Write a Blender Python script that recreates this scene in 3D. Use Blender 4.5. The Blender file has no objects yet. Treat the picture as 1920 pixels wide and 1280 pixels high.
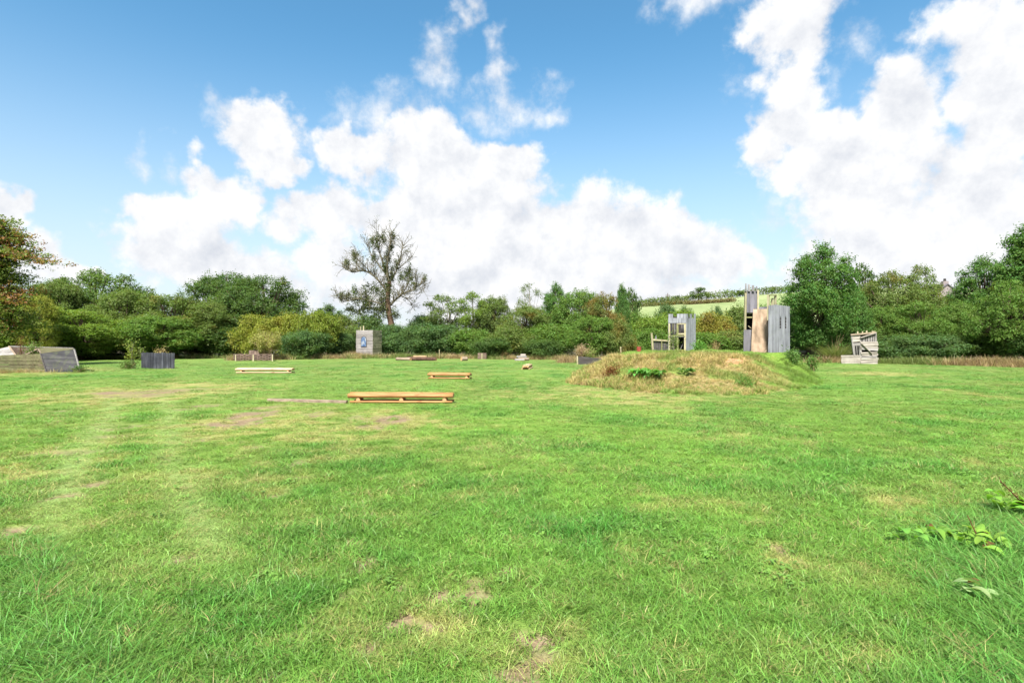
import bpy, math, random
import numpy as np
from mathutils import Vector, Matrix
R = math.radians
random.seed(7)
RNG = np.random.default_rng(7)
SC = bpy.context.scene
COL = SC.collection

# ------------------------------------------------------------------ camera, light, sky
CAMZ, F = 1.6, 1066.7          # eye height, focal length in photo pixels (20 mm lens)
cam = bpy.data.cameras.new('camera'); cam.lens = 20; cam.sensor_width = 36
cam.clip_start = 0.05; cam.clip_end = 6000
cam_o = bpy.data.objects.new('camera', cam); COL.objects.link(cam_o)
cam_o.location = (0, 0, CAMZ); cam_o.rotation_euler = (R(90), 0, 0)
SC.camera = cam_o

SUN_AZ, SUN_EL = R(193), R(51)     # azimuth measured clockwise from +Y: the sun stands behind the camera, to the left
sd = Vector((math.sin(SUN_AZ)*math.cos(SUN_EL), math.cos(SUN_AZ)*math.cos(SUN_EL), math.sin(SUN_EL)))
sun = bpy.data.lights.new('sun', 'SUN'); sun.energy = 4.2; sun.angle = R(9); sun.color = (1, .95, .87)
sun_o = bpy.data.objects.new('sun', sun); COL.objects.link(sun_o)
sun_o.rotation_euler = sd.to_track_quat('Z', 'Y').to_euler()

SC.view_settings.view_transform = 'Standard'; SC.view_settings.look = 'None'
SC.view_settings.exposure = 1.7; SC.view_settings.gamma = 1
SC.view_settings.use_curve_mapping = False
SC.cycles.max_bounces = 4; SC.cycles.transparent_max_bounces = 6
SC.cycles.diffuse_bounces = 3; SC.cycles.glossy_bounces = 2; SC.cycles.transmission_bounces = 4
SC.cycles.use_denoising = True

def build_world():
    w = bpy.data.worlds.new('World'); SC.world = w; w.use_nodes = True
    nt = w.node_tree; N = nt.nodes; L = nt.links; N.clear()
    def node(t, **k):
        n = N.new(t)
        for a, b in k.items(): setattr(n, a, b)
        return n
    def put(s, v):
        if isinstance(v, (int, float, tuple)): s.default_value = v
        else: L.new(v, s)
    def M(op, a, b=0.0, c=0.0, clamp=False):
        n = node('ShaderNodeMath', operation=op, use_clamp=clamp)
        put(n.inputs[0], a); put(n.inputs[1], b); put(n.inputs[2], c); return n.outputs[0]
    def VM(op, a, b=(0, 0, 0)):
        n = node('ShaderNodeVectorMath', operation=op); put(n.inputs[0], a)
        if op == 'SCALE': put(n.inputs[3], b)
        else: put(n.inputs[1], b)
        return n.outputs['Value' if op == 'LENGTH' else 'Vector']
    def noise(v, s, d, r=.55, col=False):
        n = node('ShaderNodeTexNoise'); put(n.inputs['Vector'], v)
        n.inputs['Scale'].default_value = s; n.inputs['Detail'].default_value = d; n.inputs['Roughness'].default_value = r
        return n.outputs['Color' if col else 'Fac']
    def sstep(x, a, b):
        n = node('ShaderNodeMapRange', interpolation_type='SMOOTHSTEP'); put(n.inputs[0], x)
        n.inputs[1].default_value = a; n.inputs[2].default_value = b; return n.outputs[0]
    def mix(f, a, b):
        n = node('ShaderNodeMix', data_type='RGBA'); put(n.inputs[0], f); put(n.inputs[6], a); put(n.inputs[7], b); return n.outputs[2]
    tc = node('ShaderNodeTexCoord'); d = VM('NORMALIZE', tc.outputs['Generated'])
    sx = node('ShaderNodeSeparateXYZ'); L.new(d, sx.inputs[0])
    az = M('ARCTAN2', sx.outputs[0], sx.outputs[1]); el = M('ARCSINE', sx.outputs[2])
    cq = node('ShaderNodeCombineXYZ'); L.new(az, cq.inputs[0]); L.new(el, cq.inputs[1])
    w1 = VM('SCALE', VM('SUBTRACT', noise(d, 7, 3, .55, True), (.5, .5, .5)), .16)
    w2 = VM('SCALE', VM('SUBTRACT', noise(d, 26, 3, .6, True), (.5, .5, .5)), .055)
    q = VM('ADD', VM('ADD', cq.outputs[0], w1), w2)
    # cumulus banks: photo pixel centre and radii, turned into azimuth and elevation
    blobs = [(325,450,135,85),(255,410,60,45),(400,500,170,70),(480,545,130,60),(430,350,75,60),(505,245,95,70),(520,300,60,50),
             (5,385,70,45),(50,470,110,50),(130,500,70,35),
             (660,290,80,70),(800,300,120,85),(915,310,100,55),(870,420,230,110),(700,405,160,48),(590,400,105,52),
             (1050,470,260,110),(1220,480,210,85),(1350,490,90,60),(880,540,330,80),(620,470,90,50),(1150,560,300,60),
             
             (1490,60,120,110),(1480,190,80,60),(1890,90,165,190),(1900,230,110,90),
             (1690,210,95,100),(1640,320,150,130),(1470,270,95,75),(1560,280,90,75),(1650,440,175,130),(1810,350,170,110),(1780,470,230,110),(1540,530,110,70),(1700,560,240,70)]
    wisps = [(812,135,62,72),(835,72,34,34),(862,38,30,50),(895,8,34,30),(905,195,70,50),(938,95,32,40),(958,142,40,46),(1005,182,60,56),(1038,210,42,34),
             (275,320,40,36),(350,318,46,40),(695,215,80,62),(760,240,70,70),(1310,8,140,44),(1610,70,90,80),(1500,110,150,120),(430,215,60,40),(560,275,60,50),(1460,400,60,60),(1160,385,60,34),(1210,400,50,34),(1330,440,60,40)]
    def field(lst, q):
      acc = None
      for (px, py, rx, ry) in lst:
        u = (px-960)/F; v = (640-py)/F
        a = math.atan(u); e = math.atan(v/math.sqrt(1+u*u)); ra = rx/F*math.cos(a)**2; re_ = ry/F*math.cos(a)
        m = node('ShaderNodeMapping'); L.new(q, m.inputs['Vector'])
        m.inputs['Scale'].default_value = (1/ra, 1/re_, 0); m.inputs['Location'].default_value = (-a/ra, -e/re_, 0)
        ln = VM('LENGTH', m.outputs[0])
        acc = ln if acc is None else M('SMOOTH_MIN', acc, ln, .2)
      return M('SUBTRACT', 1.0, acc)
    f_in = field(blobs, q); f_w = field(wisps, q)
    inside = M('MULTIPLY', M('SUBTRACT', 1.0, sstep(M('ABSOLUTE', az), .74, .92)), M('SUBTRACT', 1.0, sstep(el, .54, .72)))
    gen = M('MULTIPLY', M('SUBTRACT', noise(d, 2.6, 3, .5), .47), 5.0)
    f_all = M('MAXIMUM', f_in, M('SUBTRACT', gen, M('MULTIPLY', inside, 6.0)))
    n1 = noise(d, 11, 9, .64); n2 = noise(VM('ADD', d, (-.012, -.01, .035)), 11, 5, .62)
    dens = M('ADD', M('MULTIPLY', f_all, 1.35), M('MULTIPLY', M('SUBTRACT', n1, .5), 2.1))
    wd = M('ADD', f_w, M('MULTIPLY', M('SUBTRACT', n1, .5), 3.6))
    alpha = M('MAXIMUM', sstep(dens, -.08, .50), M('MULTIPLY', sstep(wd, .0, 1.5), .92))
    lit = M('ADD', .66, M('MULTIPLY', M('SUBTRACT', n1, n2), 2.4), clamp=True)
    big = noise(d, 5, 4, .55)
    thick = sstep(M('ADD', dens, M('MULTIPLY', M('SUBTRACT', big, .5), 2.0)), .55, 1.5)
    shade = M('SUBTRACT', lit, M('MULTIPLY', thick, .07), clamp=True)
    ccol = mix(shade, (.222, .233, .256, 1), (.338, .338, .338, 1))
    sky = node('ShaderNodeTexSky', sky_type='NISHITA', sun_disc=False, sun_elevation=SUN_EL, sun_rotation=SUN_AZ)
    sky.altitude = 50; sky.air_density = 1.0; sky.dust_density = .6; sky.ozone_density = 2.0
    hs = node('ShaderNodeHueSaturation'); hs.inputs['Hue'].default_value = .484; hs.inputs['Saturation'].default_value = 1.22
    L.new(sky.outputs[0], hs.inputs['Color'])
    sk = VM('SCALE', hs.outputs[0], .068)
    hz = M('MULTIPLY', M('POWER', M('SUBTRACT', 1.0, sstep(el, -.04, .52)), 1.25), .90)
    sk2 = mix(hz, sk, (.238, .262, .288, 1))
    col = mix(alpha, sk2, ccol)
    bg = node('ShaderNodeBackground'); bg.inputs['Strength'].default_value = 1.0; L.new(col, bg.inputs[0])
    out = node('ShaderNodeOutputWorld'); L.new(bg.outputs[0], out.inputs[0])
    w.cycles.sampling_method = 'NONE'
build_world()

# ------------------------------------------------------------------ helpers
def gx(px, d): return (px-960)/F*d
def gz(py, d): return CAMZ+(640-py)/F*d
def ground_d(py): return CAMZ*F/(py-640)
def P(px, py, d): return Vector((gx(px, d), d, gz(py, d)))

_T = np.random.default_rng(3).random((256, 256))
def vnoise(x, y, s=0):
    x = np.asarray(x, float)+s*17.3; y = np.asarray(y, float)+s*9.1
    xi = np.floor(x).astype(int); yi = np.floor(y).astype(int); fx = x-xi; fy = y-yi
    fx = fx*fx*(3-2*fx); fy = fy*fy*(3-2*fy)
    a = _T[xi & 255, yi & 255]; b = _T[(xi+1) & 255, yi & 255]; c = _T[xi & 255, (yi+1) & 255]; e = _T[(xi+1) & 255, (yi+1) & 255]
    return (a*(1-fx)+b*fx)*(1-fy)+(c*(1-fx)+e*fx)*fy
def fbm(x, y, s=0, o=4):
    t = 0; a = .5; n = 0
    for i in range(o):
        t = t+a*vnoise(np.asarray(x)*2**i, np.asarray(y)*2**i, s+i*3); n += a; a *= .5
    return t/n
def ss(x, a, b):
    t = np.clip((x-a)/(b-a), 0, 1); return t*t*(3-2*t)

def tag(o, label=None, cat=None, group=None, kind=None):
    if label: o['label'] = label
    if cat: o['category'] = cat
    if group: o['group'] = group
    if kind: o['kind'] = kind
    return o
def empty(name, loc, label, cat, group=None):
    o = bpy.data.objects.new(name, None); COL.objects.link(o); o.location = loc
    o.empty_display_size = .2
    return tag(o, label, cat, group)
def mesh_np(name, v, f, mat=None, smooth=False):
    """v (n,3); f (m,3) or (m,4) array"""
    v = np.asarray(v, np.float32); f = np.asarray(f, np.int32); k = f.shape[1]
    me = bpy.data.meshes.new(name); me.vertices.add(len(v)); me.vertices.foreach_set('co', v.ravel())
    me.loops.add(f.size); me.loops.foreach_set('vertex_index', f.ravel())
    me.polygons.add(len(f)); me.polygons.foreach_set('loop_start', np.arange(0, f.size, k, dtype=np.int32))
    if smooth: me.polygons.foreach_set('use_smooth', np.ones(len(f), bool))
    if mat: me.materials.append(mat)
    me.update(); me.validate(); return me
def attr(me, name, vals, typ='FLOAT', dom='POINT'):
    a = me.attributes.new(name, typ, dom)
    key = {'FLOAT': 'value', 'INT': 'value', 'FLOAT_VECTOR': 'vector', 'FLOAT_COLOR': 'color'}[typ]
    a.data.foreach_set(key, np.asarray(vals, np.int32 if typ == 'INT' else np.float32).ravel())
def obj(name, me, parent=None, loc=None):
    o = bpy.data.objects.new(name, me); COL.objects.link(o)
    if parent: o.parent = parent
    if loc is not None: o.location = loc
    return o

class MB:
    """collects boxes, beams and tubes into one mesh"""
    def __init__(s): s.v = []; s.f = []
    def poly(s, vs, fs):
        b = len(s.v); s.v += [tuple(p) for p in vs]; s.f += [tuple(i+b for i in f) for f in fs]; return s
    def hexa(s, c):       # 8 corners: bottom four, top four
        return s.poly(c, [(3,2,1,0),(4,5,6,7),(0,1,5,4),(1,2,6,5),(2,3,7,6),(3,0,4,7)])
    def box(s, x0, x1, y0, y1, z0, z1):
        return s.hexa([(x0,y0,z0),(x1,y0,z0),(x1,y1,z0),(x0,y1,z0),(x0,y0,z1),(x1,y0,z1),(x1,y1,z1),(x0,y1,z1)])
    def beam(s, a, b, wid, thk, side=(0, 0, 1), jit=0.0):
        a = Vector(a); b = Vector(b); d = (b-a).normalized(); sd_ = Vector(side)
        t = d.cross(sd_)
        if t.length < 1e-4: t = d.cross(Vector((1, 0, 0)))
        t.normalize(); u = t.cross(d).normalized()
        j = lambda: Vector((random.uniform(-jit, jit), random.uniform(-jit, jit), random.uniform(-jit, jit)))
        c = []
        for p in (a, b):
            for su, st in ((-1,-1),(1,-1),(1,1),(-1,1)): c.append(p+u*su*wid/2+t*st*thk/2+j())
        return s.hexa(c)
    def slab(s, q, thk):   # quad of four points (in order) thickened backwards
        q = [Vector(p) for p in q]; n = (q[1]-q[0]).cross(q[3]-q[0]).normalized()
        return s.hexa([p-n*thk for p in q]+q)
    def tube(s, pts, rad, n=6, cap=True):
        pts = [Vector(p) for p in pts]; b = len(s.v); ref = Vector((.13, .31, .94))
        for i, p in enumerate(pts):
            d = (pts[min(i+1, len(pts)-1)]-pts[max(i-1, 0)]).normalized()
            u = d.cross(ref)
            if u.length < .05: u = d.cross(Vector((1, 0, 0)))
            u.normalize(); w = d.cross(u)
            r = rad[i] if hasattr(rad, '__len__') else rad
            for k in range(n):
                an = 2*math.pi*k/n; s.v.append(tuple(p+u*math.cos(an)*r+w*math.sin(an)*r))
        for i in range(len(pts)-1):
            for k in range(n):
                s.f.append((b+i*n+k, b+i*n+(k+1) % n, b+(i+1)*n+(k+1) % n, b+(i+1)*n+k))
        if cap:
            s.f.append(tuple(b+k for k in range(n))[::-1]); e = b+(len(pts)-1)*n; s.f.append(tuple(e+k for k in range(n)))
        return s
    def mesh(s, name, mat, smooth=False):
        me = bpy.data.meshes.new(name); me.from_pydata(s.v, [], s.f); me.materials.append(mat)
        if smooth:
            for p in me.polygons: p.use_smooth = len(p.vertices) == 4
        me.update(); return me
    def build(s, name, mat, parent=None, smooth=False, bevel=0):
        o = obj(name, s.mesh(name, mat, smooth), parent)
        if bevel:
            m = o.modifiers.new('bevel', 'BEVEL'); m.width = bevel; m.segments = 1
        return o

# ------------------------------------------------------------------ materials
class NT:
    def __init__(s, name):
        s.m = bpy.data.materials.new(name); s.m.use_nodes = True; s.t = s.m.node_tree; s.t.nodes.clear()
        s.out = s.n('ShaderNodeOutputMaterial')
    def n(s, t, **k):
        x = s.t.nodes.new(t)
        for a, b in k.items(): setattr(x, a, b)
        return x
    def put(s, sock, v):
        if isinstance(v, (int, float, tuple)): sock.default_value = v
        else: s.t.links.new(v, sock)
    def math(s, op, a, b=0.0, clamp=False):
        x = s.n('ShaderNodeMath', operation=op, use_clamp=clamp); s.put(x.inputs[0], a); s.put(x.inputs[1], b); return x.outputs[0]
    def noise(s, vec, sc, det=4, r=.55, col=False):
        x = s.n('ShaderNodeTexNoise'); x.inputs['Scale'].default_value = sc; x.inputs['Detail'].default_value = det; x.inputs['Roughness'].default_value = r
        if vec is not None: s.put(x.inputs['Vector'], vec)
        return x.outputs['Color' if col else 'Fac']
    def ramp(s, f, stops):
        x = s.n('ShaderNodeValToRGB'); s.put(x.inputs[0], f); e = x.color_ramp.elements
        while len(e) < len(stops): e.new(.5)
        for el, (p, c) in zip(e, stops): el.position = p; el.color = tuple(c)+(1,)
        return x.outputs[0]
    def mix(s, f, a, b, mode='MIX'):
        x = s.n('ShaderNodeMix', data_type='RGBA', blend_type=mode); s.put(x.inputs[0], f); s.put(x.inputs[6], a); s.put(x.inputs[7], b); return x.outputs[2]
    def coord(s, k='Object'): return s.n('ShaderNodeTexCoord').outputs[k]
    def mapping(s, v, sc, rot=(0, 0, 0)):
        x = s.n('ShaderNodeMapping'); s.put(x.inputs['Vector'], v); x.inputs['Scale'].default_value = sc; x.inputs['Rotation'].default_value = rot; return x.outputs[0]
    def bump(s, h, st, dist):
        x = s.n('ShaderNodeBump'); s.put(x.inputs['Height'], h); x.inputs['Strength'].default_value = st; x.inputs['Distance'].default_value = dist; return x.outputs[0]
    def bsdf(s, col, rough=.8, spec=.2, normal=None, metal=0):
        b = s.n('ShaderNodeBsdfPrincipled'); s.put(b.inputs['Base Color'], col); s.put(b.inputs['Roughness'], rough)
        b.inputs['Specular IOR Level'].default_value = spec; b.inputs['Metallic'].default_value = metal
        if normal is not None: s.put(b.inputs['Normal'], normal)
        return b.outputs[0]
    def done(s, sh): s.t.links.new(sh, s.out.inputs[0]); return s.m

def wood_mat(name, c_dark, c_mid, c_light, axis='X', moss=0.0, rough=.85, scale=1.0, bump=.4):
    t = NT(name); g = t.n('ShaderNodeNewGeometry'); co = t.coord()
    oi = t.n('ShaderNodeObjectInfo')
    sc = {'X': (1.2, 22, 22), 'Y': (22, 1.2, 22), 'Z': (22, 22, 1.2)}[axis]
    v = t.mapping(co, tuple(x*scale for x in sc))
    off = t.n('ShaderNodeVectorMath', operation='ADD'); t.put(off.inputs[0], v)
    cmb = t.n('ShaderNodeCombineXYZ'); r_ = t.math('MULTIPLY', oi.outputs['Random'], 57.0)
    for i in range(3): t.put(cmb.inputs[i], r_)
    t.put(off.inputs[1], cmb.outputs[0])
    n = t.noise(off.outputs[0], 1.0, 6, .62); n2 = t.noise(co, 2.3, 4)
    f = t.math('ADD', t.math('MULTIPLY', n, .75), t.math('MULTIPLY', n2, .3))
    c = t.ramp(f, [(.32, c_dark), (.52, c_mid), (.72, c_light)])
    hv = t.n('ShaderNodeHueSaturation'); t.put(hv.inputs['Color'], c)
    t.put(hv.inputs['Value'], t.math('ADD', t.math('MULTIPLY', oi.outputs['Random'], .45), .78))
    c = hv.outputs[0]
    if moss:
        mk = t.noise(co, 3.1, 5, .65); fm = t.math('MULTIPLY', t.math('SUBTRACT', mk, .5, ), 6.0, True)
        c = t.mix(t.math('MULTIPLY', fm, moss), c, (.10, .125, .04, 1))
    return t.done(t.bsdf(c, rough, .15, t.bump(n, bump, .01)))

WOOD_GREY = wood_mat('weathered_grey_board', (.07, .065, .062), (.19, .18, .172), (.33, .315, .30), 'X', .15)
WOOD_PINK = wood_mat('weathered_pale_slat', (.10, .092, .09), (.22, .205, .20), (.34, .32, .31), 'X', .1)
WOOD_MOSS = wood_mat('mossy_slat', (.13, .12, .075), (.28, .265, .17), (.42, .40, .28), 'Y', .8)
WOOD_OLIVE = wood_mat('olive_plank', (.025, .022, .012), (.085, .078, .042), (.17, .157, .09), 'X', .35)
WOOD_BROWN = wood_mat('brown_plank', (.05, .033, .028), (.13, .09, .075), (.22, .17, .14), 'X', .1)
WOOD_DARK = wood_mat('dark_plank', (.02, .018, .018), (.06, .055, .055), (.12, .11, .11), 'X', .15)
WOOD_CREAM = wood_mat('bleached_plank', (.11, .095, .08), (.26, .235, .205), (.38, .35, .31), 'X', 0)
POST_CREAM = wood_mat('pale_post', (.14, .12, .07), (.30, .27, .17), (.42, .39, .27), 'Z', .25)
POST_GREEN = wood_mat('algae_post', (.07, .075, .03), (.18, .18, .08), (.30, .30, .17), 'Z', .45)
GREY_BRACE = wood_mat('grey_board_upright', (.07, .068, .07), (.18, .175, .18), (.31, .305, .31), 'Z', .1)
BOARD_BLUE = wood_mat('blue_grey_ply', (.075, .078, .09), (.20, .207, .235), (.31, .318, .35), 'Z', .14, .7, .5, .25)
BOARD_SLATE = wood_mat('slate_grey_ply', (.075, .072, .085), (.135, .13, .15), (.20, .195, .22), 'Z', .1, .7, .4, .15)
PLY_BROWN = wood_mat('bare_brown_ply', (.085, .06, .04), (.22, .16, .11), (.34, .26, .195), 'Z', .12, .75, .22, .2)
BARRIER = wood_mat('charcoal_streaked_sheet', (.012, .013, .017), (.036, .038, .048), (.11, .117, .14), 'Z', .05, .5, .45, .2)
PANEL_DARK = wood_mat('charcoal_hull_panel', (.010, .010, .012), (.028, .028, .031), (.070, .068, .066), 'X', .25, .7, .3, .25)
OLD_BEAM = wood_mat('old_beam_wood', (.10, .075, .055), (.22, .17, .125), (.34, .28, .21), 'X', .05)
def log_mat(name, cols):
    t = NT(name); co = t.coord(); oi = t.n('ShaderNodeObjectInfo')
    v = t.mapping(co, (1.4, 26, 26)); n = t.noise(v, 1, 5, .6)
    k = t.noise(t.mapping(co, (3.2, 7, 7)), 1, 3, .5)
    kn = t.math('MULTIPLY', t.math('SUBTRACT', k, .64), 9.0, True)
    c = t.ramp(n, [(.3, cols[0]), (.5, cols[1]), (.72, cols[2])])
    c = t.mix(t.math('MULTIPLY', kn, .75), c, (.16, .065, .02, 1))
    return t.done(t.bsdf(c, .6, .25, t.bump(n, .25, .01)))
LOG_ORANGE = log_mat('peeled_log_orange', [(.14, .06, .02), (.27, .14, .05), (.37, .23, .095)])
LOG_CREAM = log_mat('peeled_log_cream', [(.30, .20, .11), (.42, .32, .19), (.50, .41, .28)])
LOG_STUB = log_mat('peeled_log_stub', [(.16, .06, .02), (.27, .115, .035), (.36, .19, .07)])
def log_end():
    t = NT('log_end_grain'); co = t.coord(); n = t.noise(co, 18, 4)
    return t.done(t.bsdf(t.ramp(n, [(.35, (.24, .12, .05)), (.6, (.44, .30, .16))]), .8, .1))
LOG_END = log_end()

def plain_mat(name, a, b, sc=6, rough=.8, spec=.2):
    t = NT(name); n = t.noise(t.coord(), sc, 5, .6)
    return t.done(t.bsdf(t.ramp(n, [(.35, a), (.65, b)]), rough, spec, t.bump(n, .3, .02)))
DARK_HOLE = plain_mat('inner_shade_board', (.018, .016, .015), (.045, .04, .038), 5)  # near-black base colour paints the shade of hollow interiors; chimney pot shares it
BARK = plain_mat('bark', (.05, .035, .026), (.14, .105, .08), 9, .95, .05)
BARK_PALE = plain_mat('lichen_bark', (.095, .085, .06), (.22, .205, .155), 9, .95, .05)
BARK_ASH = plain_mat('ash_bark', (.075, .068, .045), (.16, .145, .10), 9, .95, .05)
BARK_RED = plain_mat('fibrous_red_bark', (.05, .035, .024), (.13, .085, .058), 9, .95, .05)
SOIL = plain_mat('bare_soil', (.20, .115, .07), (.36, .23, .15), 7, .95, .05)
BARREL_RED = plain_mat('faded_red_drum', (.16, .025, .018), (.27, .06, .04), 8, .5, .3)
WALL_RENDER = plain_mat('pinkish_render', (.17, .145, .15), (.235, .205, .205), 3, .9, .1)
SLATE = plain_mat('roof_slate', (.07, .065, .08), (.14, .13, .15), 4, .6, .3)
STONE = plain_mat('lichened_stone', (.10, .09, .075), (.27, .25, .22), 5, .95, .1)
STRAW = plain_mat('dead_stem', (.20, .13, .07), (.34, .25, .15), 12, .9, .1)
RUST_STEM = plain_mat('rusty_dock_seed', (.06, .028, .014), (.13, .065, .032), 12, .9, .1)

def leaf_mat(name, gloss=.18, trans=.45):
    """colour: the plant's own colour (object colour), leaf-to-leaf scatter, autumn patches and bare tint per clump"""
    t = NT(name); oi = t.n('ShaderNodeObjectInfo'); a = t.n('ShaderNodeAttribute', attribute_name='var')
    au = t.n('ShaderNodeAttribute', attribute_name='autumn', attribute_type='OBJECT')
    co = t.coord()
    n = t.noise(co, .42, 3, .6); big = t.noise(co, .9, 3, .6)
    # patches turned by the season
    m = t.math('MULTIPLY', t.math('SUBTRACT', t.math('ADD', n, t.math('MULTIPLY', au.outputs['Fac'], .34)), .67), 6.0, True)
    autumn_c = t.mix(a.outputs['Fac'], (.20, .16, .03, 1), (.17, .08, .035, 1))
    young = t.mix(t.math('MULTIPLY', t.math('SUBTRACT', big, .42), 2.6, True), oi.outputs['Color'], t.mix(.5, oi.outputs['Color'], (.14, .20, .035, 1)))
    c = t.mix(t.math('MULTIPLY', m, .85), young, autumn_c)
    hv = t.n('ShaderNodeHueSaturation'); t.put(hv.inputs['Color'], c)
    t.put(hv.inputs['Hue'], t.math('ADD', t.math('MULTIPLY', a.outputs['Fac'], .05), .475))
    t.put(hv.inputs['Value'], t.math('ADD', t.math('MULTIPLY', a.outputs['Fac'], .6), .86))
    c = hv.outputs[0]
    b = t.bsdf(c, .55, gloss)
    tr = t.n('ShaderNodeBsdfTranslucent'); t.put(tr.inputs['Color'], t.mix(1.0, c, (1.15, 1.2, .55, 1), 'MULTIPLY'))
    mx = t.n('ShaderNodeMixShader'); mx.inputs[0].default_value = trans; t.put(mx.inputs[1], b); t.put(mx.inputs[2], tr.outputs[0])
    return t.done(mx.outputs[0])
LEAF = leaf_mat('foliage')

def grass_mat():
    t = NT('grass_blade'); ti = t.n('ShaderNodeAttribute', attribute_name='tint', attribute_type='INSTANCER')
    a = t.n('ShaderNodeAttribute', attribute_name='var')
    hv = t.n('ShaderNodeHueSaturation'); t.put(hv.inputs['Color'], ti.outputs['Color'])
    t.put(hv.inputs['Hue'], t.math('ADD', t.math('MULTIPLY', a.outputs['Fac'], .04), .48))
    t.put(hv.inputs['Value'], t.math('ADD', t.math('MULTIPLY', a.outputs['Fac'], .8), .6))
    dry = t.math('MULTIPLY', t.math('SUBTRACT', a.outputs['Fac'], .93), 14.0, True)
    c = t.mix(t.math('MULTIPLY', dry, .6), hv.outputs[0], (.34, .27, .12, 1))
    b = t.bsdf(c, .45, .25)
    tr = t.n('ShaderNodeBsdfTranslucent'); t.put(tr.inputs['Color'], t.mix(1.0, c, (1.15, 1.15, .6, 1), 'MULTIPLY'))
    mx = t.n('ShaderNodeMixShader'); mx.inputs[0].default_value = .3; t.put(mx.inputs[1], b); t.put(mx.inputs[2], tr.outputs[0])
    return t.done(mx.outputs[0])
GRASS = grass_mat()

# ------------------------------------------------------------------ the lawn: what grows where (all in world metres)
def ell(px, py, rx, ry, k=1.0):
    d = ground_d(py); dn = ground_d(py-ry); df = ground_d(py+ry)
    return (gx(px, d), d, rx/F*d*1.15, max(abs(dn-df)/2, .06)*1.15, k)
DIRT = [ell(*a) for a in [(445,790,34,9),(478,778,36,6),(500,774,16,4),(725,786,48,5),(700,800,40,4,.5),(690,1040,22,20),(690,1022,18,8),(612,985,13,8),(812,1112,26,12),(890,1120,22,16),
        (752,1152,18,14),(735,1168,22,12),(800,1170,25,10),(985,1195,28,14),(1030,1190,16,10),(1010,1250,75,26),(1080,1268,55,18),(400,1268,55,14),(470,1262,40,14),(330,1275,50,10),(18,996,30,9),(130,930,26,6),
        (205,736,26,3),(280,738,50,6,.7),(330,732,40,4,.6),(230,800,40,5,.4),(100,850,60,7,.4),(180,905,28,6,.6),(560,868,16,6,.7),(1460,1025,20,12,.7),(600,1060,26,10,.4),(880,1085,25,8,.5),(1270,1090,18,7,.5),(640,1110,30,10,.4)]]
STRAWP = [ell(*a) for a in [(1610,1080,46,20),(1585,1062,26,10),(1665,1102,32,8),(1480,1048,42,14,.7),(1455,1022,24,10,.8),(1800,925,90,16,.4),(1690,940,90,22,.4),(455,795,120,28,.6),(280,735,150,16,.8),(720,790,110,20,.6),
        (100,860,150,40,.55),(520,850,200,60,.35),(1180,735,190,14,.5),(1150,745,120,10,.5),(600,810,220,30,.45),(1370,940,90,20,.35),(1650,700,60,3,.8),(1000,1210,140,50,.35),(760,1140,120,60,.45),(480,1240,140,40,.4),(40,700,70,9,.9)]]
_pr = np.random.default_rng(17)
DIRT += [ell(float(_pr.uniform(320, 1150)), float(_pr.uniform(960, 1275)), float(_pr.uniform(7, 22)), float(_pr.uniform(4, 10)), float(_pr.uniform(.5, .95))) for _ in range(26)]
DIRT += [ell(float(_pr.uniform(0, 600)), float(_pr.uniform(760, 960)), float(_pr.uniform(8, 26)), float(_pr.uniform(2, 5)), float(_pr.uniform(.4, .8))) for _ in range(22)]
STRAWP += [ell(float(_pr.uniform(0, 1900)), float(_pr.uniform(740, 1270)), float(_pr.uniform(20, 70)), float(_pr.uniform(5, 16)), float(_pr.uniform(.2, .45))) for _ in range(40)]
def patch(x, y, lst):
    m = np.zeros_like(x)
    wx = (fbm(x*2.2, y*2.2, 5)-.5); wy = (fbm(x*2.2, y*2.2, 8)-.5)
    for (cx, cy, rx, ry, k) in lst:
        r = np.hypot((x-cx+wx*rx*1.6)/rx, (y-cy+wy*ry*1.6)/ry)
        m = np.maximum(m, k*np.clip(1.55-r, 0, 1)/.65)
    return np.clip(m, 0, 1)
def px_of(x, y): return 960+x/np.maximum(y, .5)*F
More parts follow.
